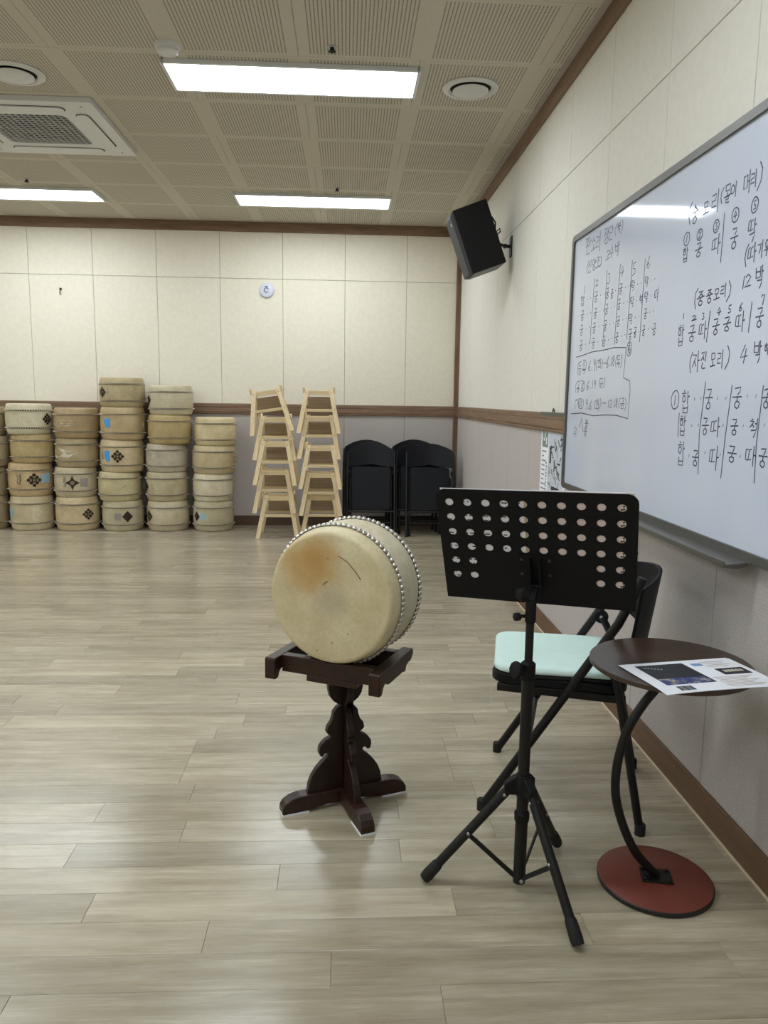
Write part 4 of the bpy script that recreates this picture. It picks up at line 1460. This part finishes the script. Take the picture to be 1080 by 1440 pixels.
# ------------------------------------------------------------------ the open folding chair with a mint cushion
ch = thing('folding_chair', 'opened black folding chair with curved backrest beside the round table', 'folding chair', (0.716, 2.34, 0), math.atan2(.352, -.936)+0.05)
for s in (-1, 1):
    y = s*0.208
    MB().tube([(0.229, y, 0.012), (-0.145, y, 0.635), (-0.205, y, 0.775)], 0.0135, 14).build('front_leg', 'black', ch)
    MB().lathe([(0.0155, 0), (0.0155, 0.03), (0.0145, 0.034)], 14, (0.231, y, 0.0)).build('foot_cap', 'rubber', ch)
    yr = s*0.205 if s > 0 else s*0.205
    MB().tube([(-0.240, yr+s*0.012, 0.012), (-0.165, yr-s*0.014, 0.39), (-0.135, yr-s*0.022, 0.50), (-0.110, yr-s*0.022, 0.545)], 0.0125, 14).build('rear_leg', 'black', ch)
    MB().lathe([(0.0155, 0), (0.0155, 0.03), (0.0145, 0.034)], 14, (-0.241, yr+s*0.012, 0.0)).build('foot_cap', 'rubber', ch)
    hg = MB().lathe([(0.022, -0.009), (0.024, 0), (0.022, 0.009)], 18, (-0.108, s*0.186, 0.545), axis=(0, 1, 0)).build('hinge', 'blackmatte', ch)
    for q in (-1, 1):
        MB().lathe([(0.007, 0), (0.006, 0.003)], 12, (-0.108, s*0.186+q*0.0095, 0.545), axis=(0, q, 0)).build('bolt', 'steel', hg)
sp_ = rrect(-0.185, 0.222, -0.186, 0.186, 0.06, 6)
MB().prism(sp_, (0, 0, 0.424), (1, 0, 0), (0, 1, 0), 0.030).build('seat', 'chairblack', ch, smooth=30, bevel=0.006)
for s in (-1, 1):
    MB().bx(-0.18, 0.200, s*0.176-0.008, s*0.176+0.008, 0.384, 0.4088).build('seat_rail', 'black', ch, bevel=0.003)
MB().tube([(0.10, -0.20, 0.222), (0.10, 0.20, 0.222)], 0.0085, 12).build('cross_bar', 'black', ch)
bpv, bpf = curved_panel(-0.205, 0.205, lambda q: 0.766-0.025*q*q, lambda q: 0.553+0.02*q*q, 0.06, 0.010, 20, 8)
MB(Matrix(((0, -1, 0, -0.190), (1, 0, 0, 0), (0, 0, 1, 0), (0, 0, 0, 1)))).add([(v[0], v[1]+(v[2]-0.66)*0.14, v[2]) for v in bpv], bpf).build('backrest', 'chairblack', ch, smooth=50, bevel=0.003)
cu = thing('seat_cushion', 'flat mint green seat cushion tied on the opened folding chair', 'cushion', (0.716, 2.34, 0.4395), math.atan2(.352, -.936)+0.15)
cp = rrect(-0.168, 0.228, -0.190, 0.190, 0.055, 8)


def pillow(poly, z0, z1, rim):
    cx = sum(p[0] for p in poly)/len(poly)
    cy = sum(p[1] for p in poly)/len(poly)
    rings = [(0.0, z0, 0.97), (0, z0+0.004, 1.0), (0, z1-rim, 1.0), (0, z1-rim*0.3, 0.975), (0, z1, 0.93), (0, z1+0.003, 0.5)]
    n = len(poly)
    vs, fs = [], []
    for _, z, s in rings:
        vs += [(cx+(p[0]-cx)*s, cy+(p[1]-cy)*s, z) for p in poly]
    for r in range(len(rings)-1):
        fs += [(r*n+i, r*n+(i+1) % n, (r+1)*n+(i+1) % n, (r+1)*n+i) for i in range(n)]
    fs.append(tuple(range(n-1, -1, -1)))
    fs.append(tuple((len(rings)-1)*n+i for i in range(n)))
    return vs, fs


MB().add(*pillow(cp, 0.0, 0.012, 0.003)).build('dark_underside', 'rubber', cu, smooth=50)
MB().add(*pillow(cp, 0.0122, 0.034, 0.010)).build('mint_cover', 'mint', cu, smooth=60)
m = MB()
m.bar((0.229, 0.10, 0.012), (0.236, 0.102, -0.035), 0.007, 0.0012, (1, 0, 0))
m.bar((0.236, 0.102, -0.035), (0.236, 0.10, -0.125), 0.007, 0.0012, (1, 0, 0))
m.build('tie', 'paper', cu, smooth=0)

# ------------------------------------------------------------------ music stand
ms = thing('music_stand', 'black metal tripod music stand with perforated desk', 'music stand', (0.461, 1.817, 0))
P = Vector((0.461, 1.817, 0))
MB().tube([(0, 0, 0.022), (0, 0, 0.20)], 0.0162, 18).build('lower_tube', 'black', ms)
MB().tube([(0, 0, 0.20), (0, 0, 0.615)], 0.0148, 18).build('middle_tube', 'black', ms)
MB().tube([(0, 0, 0.60), (0, 0, 0.775)], 0.0104, 16).build('upper_tube', 'black', ms)
MB().lathe([(0.0155, 0.19), (0.019, 0.195), (0.020, 0.215), (0.0155, 0.222)], 18).build('slide_collar', 'blackmatte', ms)
MB().lathe([(0.015, 0.262), (0.021, 0.268), (0.022, 0.315), (0.018, 0.322), (0.0135, 0.323)], 18).build('hub', 'blackmatte', ms)
MB().lathe([(0.0148, 0.572), (0.0185, 0.578), (0.0185, 0.618), (0.012, 0.624)], 18).build('clamp_collar', 'blackmatte', ms)
MB().lathe([(0.0098, 0.722), (0.0135, 0.726), (0.0135, 0.776), (0.011, 0.780)], 18).build('tilt_collar', 'blackmatte', ms)


def knob(root, c, d, r, ln, stem):
    d = Vector(d).normalized()
    c = Vector(c)
    MB().tube([c, c+d*stem], r*0.42, 10).build('knob_stem', 'black', root)
    m = MB()
    prof = []
    m.lathe([(r*0.85, 0), (r, ln*0.15), (r, ln*0.85), (r*0.85, ln)], 9, c+d*stem, axis=d)
    m.build('knob', 'blackmatte', root, bevel=0.0015)


LD = Vector((-0.95, -0.31, 0))
knob(ms, LD*0.014+Vector((0, 0, 0.600)), (-0.9, -0.4, 0.25), 0.022, 0.014, 0.016)
knob(ms, LD*0.012+Vector((0, 0, 0.742)), LD, 0.0105, 0.016, 0.018)
knob(ms, LD*0.010+Vector((0, -0.003, 0.800)), LD, 0.0165, 0.018, 0.010)
MB().lathe([(0.0055, 0), (0.0045, 0.003)], 10, (0.002, -0.0155, 0.032), axis=(0, -1, 0)).build('rivet', 'steel', ms)
feet = [(0.216, 1.854), (0.551, 1.591), (0.615, 2.006)]
for fx, fy in feet:
    d = Vector((fx, fy, 0))-P
    L = d.length
    d.normalize()
    a, b = d*0.030+Vector((0, 0, 0.288)), d*(L-0.004)+Vector((0, 0, 0.016))
    lg = MB().tube([a, b], 0.0122, 14).build('leg', 'black', ms)
    ax = (b-a).normalized()
    MB().tube([b-ax*0.052, b-ax*0.045, b-ax*0.008, b+ax*0.006], [0.0130, 0.0150, 0.0165, 0.0150], 14).build('rubber_foot', 'rubber', lg)
    n = Vector((-d.y, d.x, 0))
    MB().prism([(0.008, 0.268), (0.034, 0.268), (0.048, 0.276), (0.048, 0.296), (0.024, 0.316), (0.008, 0.318)], (0, 0, 0), d, (0, 0, 1), 0.024).build('leg_bracket', 'blackmatte', ms, bevel=0.003)
    mid = a.lerp(b, 0.50)
    MB().bar(d*0.012+Vector((0, 0, 0.036)), mid+Vector((0, 0, -0.006)), 0.005, 0.012).build('strut', 'black', ms, bevel=0.001)
    for q in (0.08, 0.5):
        c = a.lerp(b, q)
        for s in (-1, 1):
            MB().lathe([(0.0045, 0), (0.0035, 0.002)], 10, c+n*s*0.0118, axis=n*s).build('rivet', 'steel', lg)

# the desk
DYAW, DTILT, DROLL, DW, DH = -0.414, 0.323, 0.028, 0.494, 0.319
dr = Vector((cos(DYAW), sin(DYAW), 0))
dn = Vector((-sin(DYAW), cos(DYAW), 0))
du = Vector((0, 0, 1))*cos(DTILT)-dn*sin(DTILT)
r2, u2 = dr*cos(DROLL)+du*sin(DROLL), -dr*sin(DROLL)+du*cos(DROLL)
n2 = r2.cross(u2)            # towards the viewer side of the desk back
dc = Vector((0.4765, 1.86, 0.9015))-P
DM = Matrix(((r2.x, u2.x, n2.x, dc.x), (r2.y, u2.y, n2.y, dc.y), (r2.z, u2.z, n2.z, dc.z), (0, 0, 0, 1)))
hx, hy, rc = DW/2, DH/2, 0.026
outl = arc(hx-rc, hy-rc, rc, 0, 90, 8)+arc(-hx+rc, hy-rc, rc, 90, 180, 8)+[(-hx+0.004, -hy), (hx-0.004, -hy)]
loops = [outl]
for i in range(10):
    for j in range(6):
        if j >= 4 and 2 <= i <= 7:
            continue
        x = -hx+0.034+i*(DW-0.072)/9+j*0.0006*(4.5-i)*0.3
        y = hy-0.036-j*0.0422
        loops.append([(x+0.0108*cos(k*pi/10), y+0.0100*sin(k*pi/10)) for k in range(20)])
holed_plate('desk', loops, 0.0022, 'blackmatte', ms, DM)
m = MB(DM)
m.bx(-hx+0.004, hx-0.004, -hy-0.002, -hy+0.0005, -0.052, 0.0008)
m.bx(-hx+0.004, hx-0.004, -hy-0.002, -hy+0.014, -0.0535, -0.0515)
m.build('ledge', 'blackmatte', ms, smooth=0, bevel=0.0008)
m = MB(DM)
m.bx(-0.045, 0.045, -0.085, -0.018, 0.0012, 0.004)
m.bx(-0.014, -0.010, -0.115, -0.022, 0.004, 0.024)
m.bx(0.010, 0.014, -0.115, -0.022, 0.004, 0.024)
bk = m.build('desk_bracket', 'blackmatte', ms, smooth=0, bevel=0.001)
m = MB(DM)
for sx in (-1, 1):
    for y in (-0.030, -0.072):
        m.lathe([(0.0042, 0), (0.0035, 0.0022)], 10, (sx*0.035, y, 0.004))
m.build('bracket_rivets', 'speaker_grey', bk)
m = MB()
pa = DM @ Vector((0, -0.105, 0.012))
m.bar((0, 0, 0.765), pa, 0.016, 0.016)
m.tube([pa-r2*0.016, pa+r2*0.016], 0.010, 12)
m.build('tilt_arm', 'black', ms, bevel=0.002)

# sheets resting on the desk (player's side)
pg = thing('sheet_music', 'white printed score sheet resting on the music stand desk', 'sheet', P)
m = MB(DM)
m.bx(-hx+0.012, -0.005, -hy+0.002, hy+0.0015, -0.0030, -0.0018)
m.build('page', 'paper', pg, smooth=0)
m = MB(DM)
rg = random.Random(5)
for j in range(22):
    y = hy-0.022-j*0.0128
    x = -hx+0.024
    while x < -0.036:
        wd = rg.uniform(0.004, 0.016)
        if rg.random() < 0.72:
            m.bx(x, min(x+wd, -0.033), y-0.0016, y+0.0016, -0.00178, -0.0015)
        x += wd+rg.uniform(0.003, 0.008)
m.build('printed_notes', 'ink', pg, smooth=0)
m = MB(DM)
m.bx(-0.0235, -0.0165, -0.10, hy-0.004, -0.00178, -0.0015)
m.build('tan_strip', 'print_tan', pg, smooth=0)
pf = thing('paper_folder', 'pink paper folder resting beside the score on the music stand', 'folder', P)
m = MB(DM)
m.bx(-0.004, hx-0.010, -hy+0.002, hy+0.0005, -0.0030, -0.0018)
m.build('cover', 'paper_pink', pf, smooth=0)
m = MB(DM)
m.bx(-0.004, hx-0.010, -hy+0.002, hy+0.0025, -0.0046, -0.0032)
m.build('inner_page', 'paper', pf, smooth=0)
m = MB(DM)
xk = -hx+0.034+9*(DW-0.072)/9
for j in range(6):
    y = hy-0.036-j*0.0422
    for (a, b) in ((0.004, 0.003), (0.004, -0.0045), (-0.001, -0.006)):
        m.lathe([(0.0026, 0), (0.0022, 0.0004)], 8, (xk+a, y+b, -0.0018))
m.build('binding_holes', 'ink', pf, smooth=0)

# ------------------------------------------------------------------ round side table
tb = thing('side_table', 'round walnut side table with bent black post and red disc base', 'side table', (0.833, 1.837, 0))
MB().lathe([(0.146, 0.0005), (0.149, 0.002), (0.149, 0.012), (0.147, 0.0135)], 72).build('base_rim', 'edge_black', tb)
MB().lathe([(0.001, 0.0136), (0.1465, 0.0136), (0.1465, 0.0142), (0.145, 0.015), (0.001, 0.015)], 72, cap=(False, False)).build('base_disc', 'red', tb)
MB().box((0.004, 0.0, 0.0175), (0.080, 0.062, 0.004), rz=radians(-12)).build('foot_plate', 'black', tb, bevel=0.001)
Rz = Matrix.Rotation(radians(-12), 3, 'Z')
for sx in (-1, 1):
    for sy in (-1, 1):
        c = Vector((0.004, 0, 0))+Rz @ Vector((sx*0.031, sy*0.023, 0))
        MB().lathe([(0.0055, 0.0195), (0.005, 0.023), (0.003, 0.0245)], 10, (c.x, c.y, 0)).build('bolt', 'black', tb)
pts = [(0.006, 0.018), (-0.052, 0.08), (-0.092, 0.157), (-0.118, 0.246), (-0.118, 0.333), (-0.098, 0.42), (-0.064, 0.486), (-0.028, 0.535), (0.008, 0.578), (0.014, 0.590)]


def smooth_pts(ps, n=5):
    out = []
    for i in range(len(ps)-1):
        p0, p1, p2, p3 = ps[max(i-1, 0)], ps[i], ps[i+1], ps[min(i+2, len(ps)-1)]
        for k in range(n):
            t = k/n
            out.append(tuple(0.5*((2*p1[d])+(-p0[d]+p2[d])*t+(2*p0[d]-5*p1[d]+4*p2[d]-p3[d])*t*t+(-p0[d]+3*p1[d]-3*p2[d]+p3[d])*t**3) for d in range(len(p1))))
    out.append(ps[-1])
    return out


MB().tube([(x, 0.013*(z/0.59), z) for x, z in smooth_pts(pts)], 0.0118, 16).build('post', 'black', tb)
tc = Vector((0.845-0.833, 1.861-1.837, 0))
MB().box((tc.x, tc.y, 0.5885), (0.09, 0.09, 0.004)).build('top_plate', 'black', tb, bevel=0.001)
TR, TZ = 0.203, 0.605
MB().lathe([(0.001, 0.591), (TR-0.004, 0.591), (TR, 0.594), (TR, TZ-0.001), (TR-0.0012, TZ)], 96, (tc.x, tc.y, 0), cap=(False, False)).build('edge_band', mat_plain('edge_brown', rgb(62, 46, 36), 0.45), tb, smooth=50)
MB().lathe([(0.001, TZ-0.0005), (TR-0.0013, TZ-0.0005), (TR-0.0013, TZ+0.0002), (0.001, TZ+0.0002)], 96, (tc.x, tc.y, 0), cap=(False, False)).build('table_top', 'walnut', tb, smooth=30)

# papers lying on the table
zp = TZ+0.0006
O_ = Vector((0.695, 1.829))
ex = Vector((0.286, 0.050)).normalized()
ey = Vector((0.046, -0.192)).normalized()


def sheet(root, name, mat, quad, z, th=0.0006, droop=True):
    """quad in sheet millimetre-like coords (a along ex, b along ey)"""
    (a0, b0, a1, b1) = quad
    n = 10
    vs, fs = [], []
    for lay in (0, 1):
        for j in range(n+1):
            for i in range(n+1):
                a, b = a0+(a1-a0)*i/n, b0+(b1-b0)*j/n
                p = O_+ex*a+ey*b
                over = max(0.0, (p-Vector((0.845, 1.861))).length-TR)
                vs.append((p.x-root.location.x, p.y-root.location.y, z-root.location.z+th*lay-0.03*over-0.8*over*over))
    m_ = (n+1)**2
    for j in range(n):
        for i in range(n):
            q = j*(n+1)+i
            fs.append((q, q+1, q+n+2, q+n+1))
            fs.append((m_+q, m_+q+n+1, m_+q+n+2, m_+q+1))
    for i in range(n):
        fs += [(i, m_+i, m_+i+1, i+1), (n*(n+1)+i, n*(n+1)+i+1, m_+n*(n+1)+i+1, m_+n*(n+1)+i),
               (i*(n+1), (i+1)*(n+1), m_+(i+1)*(n+1), m_+i*(n+1)), (i*(n+1)+n, m_+i*(n+1)+n, m_+(i+1)*(n+1)+n, (i+1)*(n+1)+n)]
    return MB().add(vs, fs).build(name, mat, root, smooth=40)


low = thing('paper_sheet', 'dark-edged paper sheet underneath the printed sheet on the round table', 'paper', (0.845, 1.78, zp))
sheet(low, 'page', 'print_dark', (0.006, 0.010, 0.30, 0.196), zp, 0.0007)
low2 = thing('paper_sheet', 'white middle sheet between the papers on the round table', 'paper', (0.845, 1.78, zp))
sheet(low2, 'page', 'paper', (0.002, 0.004, 0.318, 0.197), zp+0.0009, 0.0006)
top = thing('paper_sheet', 'uppermost white printed sheet with dark photo on the round table', 'paper', (0.845, 1.78, zp))
sheet(top, 'page', 'paper', (0.0, 0.0, 0.312, 0.197), zp+0.0018, 0.0006)
zt_ = zp+0.0026
sheet(top, 'photo_block', mat_plain('photo_night', rgb(30, 33, 42), 0.5), (0.034, 0.018, 0.168, 0.150), zt_, 0.0002)
t_ = NT('photo_crowd').set(0.5)
nz = t_.noise(t_.coord(), 90, 3, 0.6, ramp=(0.42, 0.62))
nz2 = t_.noise(t_.coord(), 45, 2, 0.5, ramp=(0.45, 0.6))
t_.color(t_.mix(nz, t_.mix(nz2, rgb(52, 72, 140), rgb(196, 190, 168)), rgb(40, 48, 92)))
sheet(top, 'photo_people', t_.m, (0.036, 0.112, 0.162, 0.150), zt_+0.00025, 0.0002)
sheet(top, 'blue_picture', 'print_sky', (0.185, 0.026, 0.214, 0.044), zt_, 0.0002)
sheet(top, 'dark_picture', 'print_dark', (0.222, 0.070, 0.300, 0.112), zt_, 0.0002)
for i in range(5):
    sheet(top, 'text_line', 'print_grey' if i % 2 else 'speaker_grey', (0.048+0.008*i, 0.161, 0.052+0.008*i+0.003, 0.186), zt_, 0.0002)
for i in range(4):
    sheet(top, 'text_line', 'greypatch', (0.218, 0.020+i*0.011, 0.218+0.07-0.012*(i % 2), 0.0225+i*0.011), zt_, 0.0002)
for i in range(8):
    sheet(top, 'text_line', 'greypatch', (0.176+0.004*(i % 3), 0.124+i*0.008, 0.176+0.11-0.014*(i % 3), 0.1262+i*0.008), zt_, 0.0002)
for i in range(6):
    sheet(top, 'caption_mark', 'white_plastic', (0.050+i*0.007, 0.034+i*0.003, 0.0545+i*0.007, 0.038+i*0.003), zt_+0.0003, 0.0002)
for i in range(5):
    sheet(top, 'caption_mark', 'palepatch', (0.236+i*0.011, 0.082, 0.244+i*0.011, 0.096), zt_+0.0003, 0.0002)
